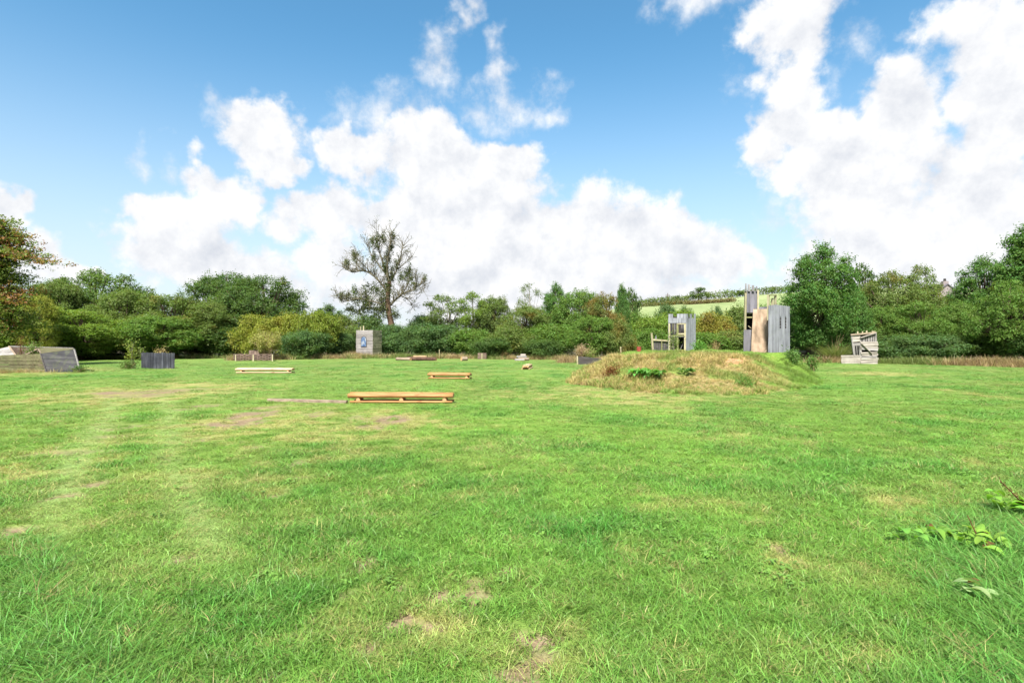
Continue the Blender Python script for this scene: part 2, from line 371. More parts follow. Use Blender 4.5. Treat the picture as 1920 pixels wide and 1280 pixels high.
def fields(x, y):
    x = np.asarray(x, float); y = np.asarray(y, float)
    dirt = patch(x, y, DIRT)*ss(fbm(x*5, y*5, 21), .31, .52)
    straw = patch(x, y, STRAWP)*(.35+.95*ss(fbm(x*3.1, y*3.1, 23), .36, .6))
    # two pale wheel tracks running from the left foreground towards the dark barrier
    tr = np.zeros_like(x)
    for (xa, xb, w_) in ((-3.1, -11.9, .25), (-1.85, -10.5, .24)):
        t = np.clip((y-3.6)/(17-3.6), 0, 1.4); cx = xa+(xb-xa)*t+.10*np.sin(y*.6)
        tr = np.maximum(tr, np.exp(-((x-cx)/w_)**2)*ss(y, 3.2, 5)*(1-ss(y, 13, 19))*(.6+.5*ss(fbm(x*2.3, y*1.1, 130), .32, .6)))
    big = fbm(x*.10, y*.10, 2, 3); mid = fbm(x*.45, y*.45, 4); sm = fbm(x*1.9, y*1.9, 6)
    dry = np.clip(.30*(mid-.40)*2+.5*(sm-.5)+.4*tr+.6*straw+.35*(big-.5), 0, 1)
    lush = np.clip((fbm(x*.8, y*.8, 11)-.46)*3.2, 0, 1)*(1-straw)
    near = np.clip(1-(y-2.5)/6.5, 0, 1)
    lush = np.clip(lush*.7+near*.35*(1-straw)-.6*tr, 0, 1)
    longm = np.maximum(ss(-x-1.05*np.maximum(0, y-2.4)+.2, 1.15, 1.9)*(1-ss(y, 4.0, 5.2)), ss(x+(3.1-y)*.55, 2.0, 3.0)*(1-ss(y, 4.2, 6.0)))
    longm = np.clip(longm+.35*(fbm(x*1.5, y*1.5, 31)-.5)*(longm > .05), 0, 1)
    flat = np.exp(-(((x+2.75)/.32)**2+((y-4.0)/.5)**2))
    return dict(dirt=dirt, dry=dry, lush=lush, longm=longm, flat=flat, track=tr, sm=sm, mid=mid, straw=straw, xy=np.stack([x, y]))
C_MID = np.array([.116, .200, .034]); C_LUSH = np.array([.054, .172, .030]); C_DRY = np.array([.255, .245, .085]); C_STRAW = np.array([.36, .285, .13]); C_PALE = np.array([.235, .29, .10])
def lawn_colour(f, y):
    g = lambda k: np.asarray(f[k])[..., None]
    far = np.clip((np.asarray(y)-9)/25, 0, 1)[..., None]
    c = C_MID*(1+.0*far)+np.array([.010, -.004, .012])*far
    c = c*(.80+.40*fbm(f['xy'][0]*.33, f['xy'][1]*.16, 120)[..., None])*(.85+.3*fbm(f['xy'][0]*1.3, f['xy'][1]*.7, 121)[..., None])
    c = c*(1-g('lush')*.85)+C_LUSH*g('lush')*.85
    c = c*(1-g('dry')*.62)+C_DRY*g('dry')*.62
    st = np.clip(g('straw')*1.0-.45, 0, .36); c = c*(1-st)+C_STRAW*st
    c = c*(1-g('flat')*.2)+C_PALE*g('flat')*.2
    tk = g('track')*.62; c = c*(1-tk)+np.array([.205, .285, .098])*tk
    return c

MOUND = (9.35, 28.6, 6.2, 11.9, 1.08)
def mound_h(x, y):
    cx, cy, rx, ry, h = MOUND
    xx = x-cx-.30*(y-cy); r = np.hypot(xx/np.where(xx > 0, 5.5, rx), (y-cy)/ry)+.16*(fbm(x*.6, y*.6, 40)-.5)
    top = 1-ss(r, .50, 1.02); top = np.maximum(top, 1-ss(np.hypot((x-11.1)/2.5, (y-27)/3.6), .62, 1.12))
    return top*h+(top > .01)*(.26*(fbm(x*1.0, y*1.0, 41)-.5)*np.minimum(top*3, 1)+.05*(fbm(x*4, y*4, 44)-.5))-.05*(top < .02)
def ground_h(x, y):
    return .07*(fbm(np.asarray(x)*.3, np.asarray(y)*.3, 50, 3)-.5)*np.clip((np.asarray(y)-3)/10, .3, 1)+.02*(fbm(np.asarray(x)*1.6, np.asarray(y)*1.6, 52, 2)-.5)

def ground_mat():
    t = NT('lawn_ground'); a = t.n('ShaderNodeAttribute', attribute_name='lawn'); di = t.n('ShaderNodeAttribute', attribute_name='dirt')
    co = t.coord()
    n1 = t.noise(co, 9, 6, .7); n2 = t.noise(co, 34, 4, .7); n3 = t.noise(co, 1.1, 5, .65)
    hv = t.n('ShaderNodeHueSaturation'); t.put(hv.inputs['Color'], a.outputs['Color'])
    f = t.math('ADD', t.math('MULTIPLY', n1, .55), t.math('MULTIPLY', n2, .45))
    t.put(hv.inputs['Value'], t.math('ADD', t.math('MULTIPLY', f, 1.5), .12))
    t.put(hv.inputs['Hue'], t.math('ADD', t.math('MULTIPLY', n3, .05), .475))
    soil = t.ramp(f, [(.3, (.075, .055, .032)), (.5, (.175, .13, .08)), (.7, (.28, .22, .15))])
    c = t.mix(di.outputs['Fac'], hv.outputs[0], soil)
    return t.done(t.bsdf(c, .9, .08, t.bump(f, .6, .05)))

def build_ground():
    ys = [-8.0, -4, -1, .5, 1.5]; y = 2.0
    while y < 90: ys.append(y); y += max(.06, y*.016)
    ys += [100, 130, 180, 300, 700, 2000]
    xs = np.concatenate([-np.array([2500, 700, 300, 150, 100, 80, 65, 55]), np.linspace(-48, -16, 90)[:-1], np.linspace(-16, -6, 80)[:-1], np.linspace(-6, 6, 170)[:-1], np.linspace(6, 16, 80)[:-1], np.linspace(16, 48, 90), np.array([55, 65, 80, 100, 150, 300, 700, 2500])])
    ys = np.array(ys); X, Y = np.meshgrid(xs, ys); x = X.ravel(); y = Y.ravel(); n = len(xs); m = len(ys)
    f = fields(x, y); c = lawn_colour(f, y); z = ground_h(x, y)-.03*f['dirt']*(y < 12)
    z = np.where(y > 80, z*.2, z)
    wood = ss(y-(62-.30*x*(x > -5)), 0, 5)[:, None]     # leaf litter under the trees
    c = c*(1-wood)+np.array([.06, .055, .03])*wood
    i = np.arange(n-1)[None, :]+np.arange(m-1)[:, None]*n; q = np.stack([i, i+1, i+1+n, i+n], -1).reshape(-1, 4)
    me = mesh_np('ground', np.stack([x, y, z], 1), q, ground_mat(), True)
    attr(me, 'lawn', np.c_[c, np.ones(len(c))], 'FLOAT_COLOR'); attr(me, 'dirt', f['dirt'])
    tag(obj('ground', me), 'wide worn grass field with bare earth patches', 'ground', kind='structure')
build_ground()

def mound_mat():
    t = NT('mound_turf'); co = t.coord(); a = t.n('ShaderNodeAttribute', attribute_name='soil'); g = t.n('ShaderNodeAttribute', attribute_name='green')
    n = t.noise(co, 6, 6, .7); n2 = t.noise(co, 24, 4, .7); f = t.math('ADD', t.math('MULTIPLY', n, .5), t.math('MULTIPLY', n2, .5))
    tan = t.ramp(f, [(.33, (.10, .085, .035)), (.5, (.20, .165, .07)), (.68, (.29, .235, .11))])
    grn = t.ramp(f, [(.33, (.05, .10, .015)), (.5, (.11, .19, .03)), (.68, (.18, .25, .06))])
    soil = t.ramp(f, [(.33, (.20, .09, .04)), (.5, (.36, .20, .11)), (.68, (.46, .30, .18))])
    c = t.mix(a.outputs['Fac'], t.mix(g.outputs['Fac'], tan, grn), soil)
    return t.done(t.bsdf(c, .95, .05, t.bump(f, .7, .08)))
def mound_fields(x, y):
    cx, cy, rx, ry, h = MOUND; z = mound_h(x, y)
    soil = ss(fbm(x*.9, y*.7, 60)+.12*np.exp(-((x-7.4)/2.6)**2-((y-21.3)/1.6)**2)-.10*(np.abs(y-21) > 2.4), .60, .70)*ss(z, .62, .9)
    green = np.clip(ss(x-.30*(y-20)+1.6*(fbm(x*.7, y*.7, 61)-.5)*2, 8.2, 10.2)+ss(z, .93, 1.03)*ss(y, 22, 24)+ss(fbm(x*1.3, y*1.3, 62), .50, .62)*.75, 0, 1)
    return z, soil*(1-.6*green), green
def build_mound():
    cx, cy, rx, ry, h = MOUND
    xs = np.linspace(cx-rx*1.5, cx+rx*1.5, 150); ys = np.linspace(cy-ry*1.1, cy+ry*1.1, 170)
    X, Y = np.meshgrid(xs, ys); x = X.ravel(); y = Y.ravel(); z, so, gr = mound_fields(x, y); n = len(xs); m = len(ys)
    i = np.arange(n-1)[None, :]+np.arange(m-1)[:, None]*n; q = np.stack([i, i+1, i+1+n, i+n], -1).reshape(-1, 4)
    me = mesh_np('mound', np.stack([x, y, z+.0], 1), q, mound_mat(), True); attr(me, 'soil', so); attr(me, 'green', gr)
    tag(obj('mound', me), 'low earth mound of tan rough grass carrying the wooden castle', 'mound', kind='structure')
build_mound()
def top_z(x, y): return float(max(mound_h(np.array([x]), np.array([y]))[0], ground_h(np.array([x]), np.array([y]))[0]))

# the hill behind the hedge on the right
def hill_h(x, y):
    top = np.maximum(14.6+np.clip(x-40, 0, 80)*.085+np.clip(x-40, -200, 0)*.30, .1)
    return top*ss(y, 78, 215)+.6*(fbm(x*.04, y*.04, 70)-.5)*ss(y, 85, 110)-.3
def hill_mat():
    t = NT('hill_pasture'); co = t.coord(); n = t.noise(co, .35, 6, .7); n2 = t.noise(co, .05, 3)
    f = t.math('ADD', t.math('MULTIPLY', n, .6), t.math('MULTIPLY', n2, .4))
    c = t.ramp(f, [(.35, (.135, .175, .075)), (.5, (.175, .215, .095)), (.65, (.22, .25, .13))])
    return t.done(t.bsdf(c, .95, .05))
def build_hill():
    xs = np.linspace(-140, 260, 100); ys = np.concatenate([np.linspace(74, 240, 60), np.array([280, 340, 420])])
    X, Y = np.meshgrid(xs, ys); x = X.ravel(); y = Y.ravel(); n = len(xs); m = len(ys); z = hill_h(x, y)
    i = np.arange(n-1)[None, :]+np.arange(m-1)[:, None]*n; q = np.stack([i, i+1, i+1+n, i+n], -1).reshape(-1, 4)
    tag(obj('hill', mesh_np('hill', np.stack([x, y, z], 1), q, hill_mat(), True)), 'pale green pasture hillside beyond the trees', 'hill', kind='structure')
build_hill()

# ------------------------------------------------------------------ grass: tuft prototypes and scattering
def blades(rng, n, rad, h0, h1, w, lean, segs=2, droop=.5, sweep=None):
    """tuft of n tapered blades; returns vertices, quads and a random value per vertex"""
    V = []; Fc = []; A = []
    for _ in range(n):
        an = rng.random()*6.283; r = rad*math.sqrt(rng.random()); bx, by = r*math.cos(an), r*math.sin(an)
        h = h0+(h1-h0)*rng.random()**1.5; le = lean*(.3+rng.random()); a2 = rng.random()*6.283 if sweep is None else sweep+rng.normal()*.35
        dx, dy = math.cos(a2), math.sin(a2); sx_, sy_ = -dy, dx; tw = rng.normal()*.8
        sx2, sy2 = sx_*math.cos(tw)+dx*math.sin(tw), sy_*math.cos(tw)+dy*math.sin(tw)
        b = len(V); ww = w*(.7+.6*rng.random()); rv = rng.random()
        for k in range(segs+1):
            t = k/segs; out = le*h*(t+droop*t*t); z = h*t*(1-.35*droop*le*t)-.01*(k == 0)
            z = max(z, -.01); hw = ww/2*(1-t**1.6*.92)
            V += [(bx+dx*out-sx2*hw, by+dy*out-sy2*hw, z), (bx+dx*out+sx2*hw, by+dy*out+sy2*hw, z)]; A += [rv, rv]
        for k in range(segs): Fc.append((b+2*k, b+2*k+1, b+2*k+3, b+2*k+2))
    return np.array(V), np.array(Fc), np.array(A)
def proto_coll(name, meshes):
    c = bpy.data.collections.new(name)
    for i, me in enumerate(meshes):
        o = bpy.data.objects.new('%s_%02d' % (name, i), me); c.objects.link(o)
    return c
def tufts(name, k, seed, mat=None, **kw):
    ms = []
    for i in range(k):
        rng = np.random.default_rng(seed+i); v, f, a = blades(rng, **kw); me = mesh_np(name, v, f, mat or GRASS, True); attr(me, 'var', a); ms.append(me)
    return proto_coll(name, ms)
def scatter(name, pts, rot, scl, idx, tint, coll, label, cat):
    me = bpy.data.meshes.new(name); n = len(pts); me.vertices.add(n); me.vertices.foreach_set('co', np.asarray(pts, np.float32).ravel())
    attr(me, 'rot', rot, 'FLOAT_VECTOR'); attr(me, 'scl', scl, 'FLOAT_VECTOR'); attr(me, 'idx', idx, 'INT')
    attr(me, 'tint', np.c_[tint, np.ones(n)], 'FLOAT_COLOR'); me.materials.append(GRASS)
    o = obj(name, me); tag(o, label, cat, kind='stuff')
    g = bpy.data.node_groups.new(name+'_scatter', 'GeometryNodeTree')
    g.interface.new_socket('Geometry', in_out='INPUT', socket_type='NodeSocketGeometry'); g.interface.new_socket('Geometry', in_out='OUTPUT', socket_type='NodeSocketGeometry')
    gi = g.nodes.new('NodeGroupInput'); go = g.nodes.new('NodeGroupOutput'); ip = g.nodes.new('GeometryNodeInstanceOnPoints'); ci = g.nodes.new('GeometryNodeCollectionInfo')
    ci.inputs['Collection'].default_value = coll; ci.inputs['Separate Children'].default_value = True; ci.inputs['Reset Children'].default_value = True
    def na(nm, ty):
        x = g.nodes.new('GeometryNodeInputNamedAttribute'); x.data_type = ty; x.inputs['Name'].default_value = nm
        return next(s for s in x.outputs if s.name == 'Attribute' and s.enabled)
    e2r = g.nodes.new('FunctionNodeEulerToRotation')
    l = g.links.new; l(gi.outputs[0], ip.inputs['Points']); l(ci.outputs[0], ip.inputs['Instance']); ip.inputs['Pick Instance'].default_value = True
    l(na('idx', 'INT'), ip.inputs['Instance Index']); l(na('rot', 'FLOAT_VECTOR'), e2r.inputs[0]); l(e2r.outputs[0], ip.inputs['Rotation']); l(na('scl', 'FLOAT_VECTOR'), ip.inputs['Scale'])
    l(ip.outputs[0], go.inputs[0])
    md = o.modifiers.new('scatter', 'NODES'); md.node_group = g
    return o
def wedge(rng, n, d0, d1, p, half=1.12, extra=1.2):
    """n points on the field between two distances, denser near the near edge"""
    u = rng.random(n)
    if abs(p+1) < 1e-6: y = d0*(d1/d0)**u
    else: y = (d0**(p+1)+u*(d1**(p+1)-d0**(p+1)))**(1/(p+1))
    x = (rng.random(n)*2-1)*(half*.9*y+extra); return x, y

def lawn():
    rng = np.random.default_rng(11)
    short = tufts('lawn_tuft', 8, 100, n=36, rad=.085, h0=.012, h1=.052, w=.0046, lean=1.25, droop=.6)
    yy = np.linspace(1.9, 54, 900); pdf = np.minimum(1, (4/yy)**2)*(2.02*yy+2.4)*(1-ss(yy, 40, 54)); cdf = np.cumsum(pdf); cdf /= cdf[-1]
    y = np.interp(rng.random(54000), cdf, yy); x = (rng.random(54000)*2-1)*(1.01*y+1.2); f = fields(x, y)
    inm = mound_h(x, y) > .12
    keep = (rng.random(len(x)) > f['dirt']*1.6) & ~inm
    x = x[keep]; y = y[keep]; f = {k: v[..., keep] for k, v in f.items()}; n = len(x)
    c = lawn_colour(f, y)*np.array([1.14, 1.22, 1.08])*(.72+.56*rng.random(n))[:, None]
    dry = rng.random(n) < (.05+.22*f['dry']); c[dry] = c[dry]*.35+(C_STRAW*(.7+.5*rng.random((dry.sum(), 1))))*.65
    s = (.75+.5*rng.random(n))*(1+.35*f['lush']-.25*f['dry']+.2*(f['sm']-.5)); grow = np.clip((y/4)**.5, 1, 3.2)
    hs = s*(.8+.75*f['lush'])*(1-.3*f['track'])*np.clip(1.12-.012*y, .6, 1)
    z = np.maximum(ground_h(x, y), 0*x-.03)
    rot = np.c_[rng.normal(0, .08, n), rng.normal(0, .08, n), rng.random(n)*6.283]
    scatter('lawn_grass', np.c_[x, y, z], rot, np.c_[s*grow, s*grow, hs], rng.integers(0, 8, n), c, short, 'short trodden lawn grass covering the whole field', 'grass')
    # longer lush grass in both near corners and in scattered tufts
    long_ = tufts('long_tuft', 6, 200, n=30, rad=.08, h0=.05, h1=.15, w=.0058, lean=1.0, segs=3, droop=.9)
    x, y = wedge(rng, 38000, 1.9, 7.0, .3, extra=1.4); f = fields(x, y)
    spot = ss(fbm(x*1.7, y*1.7, 77), .60, .70)*.20*(1-f['straw'])
    k = rng.random(len(x)) < np.clip(f['longm']*np.where(x > 0, .5, .30)+spot*.35, 0, 1)*(1-f['dirt'])*(1-f['flat']); x = x[k]; y = y[k]; f = {a: b[..., k] for a, b in f.items()}; n = len(x)
    s = (.6+.55*rng.random(n))*(.55+.65*f['longm'])*np.where(x > 0, 1.0, .8)
    c = (C_LUSH*(1-.35)+C_MID*.35)*(1.05+.6*rng.random((n, 1))); dr = rng.random(n) < .035; c[dr] = C_STRAW*.8
    scatter('long_grass', np.c_[x, y, ground_h(x, y)], np.c_[rng.normal(0, .12, n), rng.normal(0, .12, n), rng.random(n)*6.283], np.c_[s, s, s*(.8+.4*rng.random(n))], rng.integers(0, 6, n), c, long_, 'long lush grass in the near corners of the field', 'grass')
    # low broad-leaved weeds in the turf
    ms = []
    for i in range(4):
        r = np.random.default_rng(400+i); V = []; Fc = []; A = []
        for _ in range(11):
            a = r.random()*6.283; L_ = .03+.04*r.random(); w_ = L_*.55; z0 = .012+.035*r.random(); d = np.array([math.cos(a), math.sin(a)]); sd_ = np.array([-d[1], d[0]]); b = len(V); o_ = r.normal(0, .035, 2)
            for t, ww, zz in ((.05, .12, 0), (.35, .9, .012), (.7, .95, .014), (1, .15, .0)):
                for sg in (-1, 1): p = o_+d*L_*t+sd_*sg*ww*w_/2; V.append((p[0], p[1], z0+zz)); A.append(r.random()*.2+.4)
            Fc += [(b, b+1, b+3, b+2), (b+2, b+3, b+5, b+4), (b+4, b+5, b+7, b+6)]
        me = mesh_np('weed', np.array(V), np.array(Fc), GRASS, True); attr(me, 'var', np.array(A)); ms.append(me)
    wc = proto_coll('turf_weed', ms)
    x, y = wedge(rng, 9000, 2.4, 11, .0); m = ss(fbm(x*.9, y*.9, 95), .53, .66)*(.3+.7*ss(x, -1.5, 1.5)); k = rng.random(len(x)) < m*.35; x = x[k]; y = y[k]; n = len(x)
    c = np.array([.13, .25, .045])*(.75+.5*rng.random((n, 1))); s = .4+.4*rng.random(n)
    scatter('turf_weeds', np.c_[x, y, ground_h(x, y)+.012], np.c_[np.zeros(n), np.zeros(n), rng.random(n)*6.283], np.c_[s, s, s], rng.integers(0, 4, n), c, wc, 'low clover and plantain weeds growing through the lawn', 'weeds')
lawn()

def rough_grass():
    rng = np.random.default_rng(21)
    rt = tufts('rough_tuft', 6, 500, n=22, rad=.10, h0=.08, h1=.26, w=.012, lean=.55, segs=2, droop=.7)
    cx, cy, rx, ry, h = MOUND
    x = rng.uniform(cx-rx*1.4, cx+rx*1.1, 38000); y = rng.uniform(cy-ry, cy+4, 38000); z, so, gr = mound_fields(x, y)
    k = (z > .02) & (rng.random(len(x)) > so*.85) & (rng.random(len(x)) < np.where((y > 24) & (z > .9), .35, 1)); x, y, z, so, gr = x[k], y[k], z[k], so[k], gr[k]; n = len(x)
    tan = np.array([.40, .30, .135]); ol = np.array([.22, .21, .065]); gc = np.array([.10, .19, .025]); u = rng.random((n, 1))
    c = np.where(u < .55, tan, ol)*(.7+.6*rng.random((n, 1))); c = c*(1-gr[:, None]*.85)+gc*gr[:, None]*.85
    edge = (z < .25)[:, None]; c = np.where(edge & (u < .2), gc*1.2, c)
    s = .8*(.5+.55*rng.random(n))*(1-.35*gr)*(.62+.95*ss(fbm(x*1.3, y*1.3, 66), .3, .7))*np.where((y > 24) & (z > .9), .6, 1)
    scatter('mound_grass', np.c_[x, y, z-.01], np.c_[rng.normal(0, .2, n), rng.normal(0, .2, n), rng.random(n)*6.283], np.c_[s, s, s], rng.integers(0, 6, n), c, rt, 'tan and olive rough grass clothing the earth mound', 'grass')
    # unmown margin along the foot of the hedge
    tall = tufts('margin_tuft', 6, 600, n=24, rad=.16, h0=.2, h1=.62, w=.022, lean=.4, segs=2, droop=.6)
    pts = []
    for (pa, ya, pb, yb, n_, w_) in ((-40, 674, 440, 672, 500, 1.5), (430, 676, 680, 672, 900, 1.6), (640, 671, 1110, 675, 2600, 2.2), (1060, 681, 1180, 676, 700, 2.0), (1480, 676, 1600, 680, 700, 2.5), (1640, 682, 1780, 684, 500, 1.2), (1740, 684, 1960, 690, 900, 1.4)):
        da, db = ground_d(ya), ground_d(yb); t = rng.random(n_); d = da+(db-da)*t; px = pa+(pb-pa)*t; off = rng.random(n_)*w_
        pts.append(np.c_[(px-960)/F*d+rng.normal(0, .4, n_), d+off])
    # straw round the left bunker and the pampas clump
    pts.append(np.c_[rng.normal(-26.5, 2.2, 260), rng.normal(29.8, .5, 260)-.0]); pts.append(np.c_[rng.normal(gx(1560, 43), 1.2, 200), rng.normal(42.5, .5, 200)])
    p = np.vstack(pts); x, y = p[:, 0], p[:, 1]; z = np.maximum(ground_h(x, y), mound_h(x, y)); n = len(x)
    u = fbm(x*.35, y*.35, 99)[:, None]+.25*(rng.random((n, 1))-.5)
    c = np.where(u > .52, np.array([.13, .17, .045]), np.where(u > .42, np.array([.33, .27, .13]), np.array([.26, .19, .095])))*(.7+.6*rng.random((n, 1)))
    s = (.45+.75*rng.random(n))*(.5+.9*fbm(x*.8, y*.8, 101)); s = np.where(y < 31, s*.55, s)
    scatter('margin_grass', np.c_[x, y, z-.02], np.c_[rng.normal(0, .12, n), rng.normal(0, .12, n), rng.random(n)*6.283], np.c_[s, s, s], rng.integers(0, 6, n), c, tall, 'straw coloured unmown grass along the foot of the hedge', 'grass')
rough_grass()

# ------------------------------------------------------------------ trees
def leaf_cloud(rng, centres, spread, per, L, outward=None, flat=1.0, up=.35):
    """diamond leaves gathered round twig centres"""
    c = np.repeat(centres, per, 0); n = len(c); sp = np.repeat(np.broadcast_to(spread, (len(centres),)), per)
    off = rng.normal(size=(n, 3))*sp[:, None]*np.array([1, 1, flat]); p = c+off
    nr = rng.normal(size=(n, 3))*.75; nr[:, 2] += up
    if outward is not None: nr += np.repeat(outward, per, 0)*.75
    nr /= np.linalg.norm(nr, axis=1)[:, None]+1e-9
    a = np.cross(nr, rng.normal(size=(n, 3))); a /= np.linalg.norm(a, axis=1)[:, None]+1e-9; b = np.cross(nr, a)
    l = (L*(.6+.7*rng.random(n)))[:, None]; w = l*.55; bend = nr*l*.12
    v = np.stack([p-a*l*.5-bend, p+b*w*.5, p+a*l*.5-bend, p-b*w*.5], 1).reshape(-1, 3)
    return v, np.arange(n*4).reshape(-1, 4), np.repeat(np.clip(.5+.22*rng.normal(size=n)+.25*np.repeat(rng.normal(size=len(centres))*.6, per), 0, 1), 4)
def foliage_mesh(name, parts):
    v = np.vstack([p[0] for p in parts]); k = 0; fs = []
    for p in parts: fs.append(p[1]+k); k += len(p[0])
    me = mesh_np(name, v, np.vstack(fs), LEAF); attr(me, 'var', np.concatenate([p[2] for p in parts])); return me
def lobed_tree(seed, H, Rr, base, nl=18, lobe=.42, twigs=1300, per=14, L=.17, trunk_r=.22, bark=None, shape='round', gap=.0, squash=.8):
    """returns (trunk mesh, crown mesh): limbs run to lobes of foliage; the crown spans base..H and radius Rr"""
    rng = np.random.default_rng(seed); zc = (H+base)/2; hz_ = (H-base)/2; lobes = []
    for i in range(nl):
        z = rng.uniform(-.95, .92); ph = i*2.39996+rng.normal()*.5
        prof = {'round': math.sqrt(max(.05, 1-z*z)), 'dome': math.sqrt(max(.05, 1-max(z, -.2)**2)) if z > -.2 else 1.0, 'cone': .25+.75*(1-(z+1)/2), 'open': math.sqrt(max(.08, 1-z*z))}[shape]
        rr = Rr*prof*rng.uniform(.40, .86); lr = Rr*lobe*rng.uniform(.65, 1.15)*(1-.25*max(z, 0))
        lobes.append((rr*math.cos(ph), rr*math.sin(ph), zc+z*hz_*.80, lr))
    lobes.append((0, 0, H-Rr*lobe*.8, Rr*lobe*.9)); lobes = np.array(lobes)
    w = lobes[:, 3]**2; pick = rng.choice(len(lobes), twigs*2, p=w/w.sum())
    d = rng.normal(size=(twigs*2, 3)); d[:, 2] += .42; d /= np.linalg.norm(d, axis=1)[:, None]
    rad = lobes[pick, 3]*(rng.random(twigs*2)**.4)*(1+.12*rng.normal(size=twigs*2))*np.where(rng.random(twigs*2) < .05, 1.35, 1)
    c = lobes[pick, :3]+d*rad[:, None]*np.array([1, 1, squash])
    # drop most twigs buried in neighbouring lobes
    dist = np.linalg.norm((c[:, None, :]-lobes[None, :, :3])/lobes[None, :, 3:4], axis=2); dist[np.arange(len(c)), pick] = 9
    keep = (dist.min(1) > .72) | (rng.random(len(c)) < .3); keep &= c[:, 2] > base*.3
    if gap: keep &= rng.random(len(c)) > gap
    c = c[keep][:twigs]; d = d[keep][:twigs]
    crown = foliage_mesh('crown', [leaf_cloud(rng, c, rng.uniform(.09, .24, len(c)), per, L, d, .7, .7)])
    mb = MB(); bz = max(base, .25*H)
    tp = [Vector((0, 0, -.1)), Vector((rng.normal()*.05, rng.normal()*.05, bz*.5)), Vector((rng.normal()*.15, rng.normal()*.15, bz)), Vector((rng.normal()*.3, rng.normal()*.3, (bz+H)/2)), Vector((0, 0, H*.93))]
    mb.tube(tp, [trunk_r*1.25, trunk_r, trunk_r*.8, trunk_r*.45, .02], 7)
    for (x, y, z, r) in lobes:
        s0 = tp[1].lerp(tp[3], rng.uniform(.2, .9)); e = Vector((x, y, z)); m = s0.lerp(e, .5)+Vector((0, 0, -.08*(e-s0).length))
        mb.tube([s0, m, e, e+Vector((x*.08, y*.08, r*.5))], [trunk_r*.38, trunk_r*.26, trunk_r*.13, .015], 5)
    return mb.mesh('trunk', bark or BARK, True), crown
def place_tree(name, proto, px, d, top, half, label, cat, col, autumn=0.0, group=None, rot=0.0, H0=None, R0=None, zoff=0.0, thing_parts=('trunk', 'crown')):
    """proto (trunk, crown, H, R): stands at pixel column px and distance d, reaching photo row top, half pixels wide to each side"""
    tm, cm, H0, R0 = proto; x = gx(px, d); h = gz(top, d)-zoff; r = half/F*d
    root = empty(name, (x, d, zoff), label, cat, group); root.rotation_euler = (0, 0, rot)
    for nm, me in zip(thing_parts, (tm, cm)):
        o = obj(nm, me, root); o.scale = (r/R0, r/R0, h/H0)
        if nm == thing_parts[1]: o.color = tuple(col)+(1,); o['autumn'] = float(autumn)
    return root
G_DARK = (.060, .108, .030); G_OAK = (.078, .132, .032); G_MID = (.098, .172, .036); G_LIGHT = (.125, .190, .032); G_YELL = (.200, .218, .036); G_OLIVE = (.105, .150, .040); G_BLUE = (.066, .122, .044); G_PALE = (.28, .27, .09); G_ASH = (.068, .145, .034)
T_A = lobed_tree(1, 8, 4.2, .3, 52, .33, 2900, 14, .18, .22)+(8, 4.2)
T_B = lobed_tree(2, 8, 4.2, .2, 60, .30, 2900, 14, .17, .2)+(8, 4.2)
T_OAK = lobed_tree(3, 9, 5, 1.5, 66, .27, 3300, 14, .18, .32, shape='dome')+(9, 5)
T_OAK2 = lobed_tree(4, 9, 5, 1.2, 74, .25, 3300, 14, .18, .32, shape='dome')+(9, 5)
T_TALL = lobed_tree(5, 10, 3.6, .8, 64, .32, 3000, 15, .17, .24)+(10, 3.6)
T_TALL2 = lobed_tree(6, 10, 3.6, .4, 64, .31, 3000, 15, .17, .24, shape='cone')+(10, 3.6)
T_OPEN = lobed_tree(7, 8, 3, 2.4, 16, .38, 700, 11, .18, .17, BARK_PALE, 'open', .25, .6)+(8, 3)
T_OPEN2 = lobed_tree(8, 8, 3, 2.2, 26, .34, 520, 10, .15, .13, BARK_PALE, 'open', .35, .6)+(8, 3)
S_A = lobed_tree(9, 3, 2, .0, 40, .34, 1500, 12, .13, .05)+(3, 2)
S_B = lobed_tree(10, 3, 2, .0, 44, .32, 1500, 12, .125, .05, shape='dome')+(3, 2)
S_C = lobed_tree(12, 3, 2, .0, 36, .36, 1450, 12, .135, .05)+(3, 2)
T_FAR = lobed_tree(13, 8, 4, 1.4, 14, .4, 420, 12, .32, .3, shape='dome')+(8, 4)

tr = place_tree
HB = 'broadleaf trees of the field boundary'
# left wood, back to front
tr('oak_tree', T_OAK, 178, 64, 500, 108, 'broad dark green oak dome behind the bushes on the far left', 'tree', G_OAK, 0, HB, .3)
tr('oak_tree', T_OAK2, 110, 58, 520, 60, 'grey green oak crown just right of the red-tinged hawthorn', 'tree', G_OLIVE, .2, HB, 1.3)
tr('broadleaf_tree', T_A, 240, 57, 540, 70, 'mid green tree filling the dip right of the far left oak', 'tree', G_OLIVE, .15, HB, 2.0)
tr('broadleaf_tree', T_B, 330, 56, 548, 85, 'olive green tree between the two oak domes on the left', 'tree', G_OLIVE, .3, HB, .9)
tr('oak_tree', T_OAK2, 425, 66, 506, 85, 'dark oak on the left slope of the large rounded crown', 'tree', G_DARK, 0, HB, 2.7)
tr('oak_tree', T_OAK, 492, 62, 512, 88, 'large rounded dark green oak left of the bare-branched ash', 'tree', G_DARK, .05, HB, 4.1)
tr('broadleaf_tree', T_B, 395, 57, 560, 55, 'dull green tree with bare pale twigs under the rounded oak', 'tree', G_OLIVE, .35, HB, 4.4)
tr('hazel_bush', T_A, 40, 46, 560, 100, 'yellow green hazel behind the plank boat hull', 'bush', G_LIGHT, .42, 'large bushes of the left wood', .4)
tr('hazel_bush', T_B, 150, 50, 578, 100, 'bright green hazel right behind the charcoal end of the boat hull', 'bush', G_LIGHT, .1, 'large bushes of the left wood', 1.9)
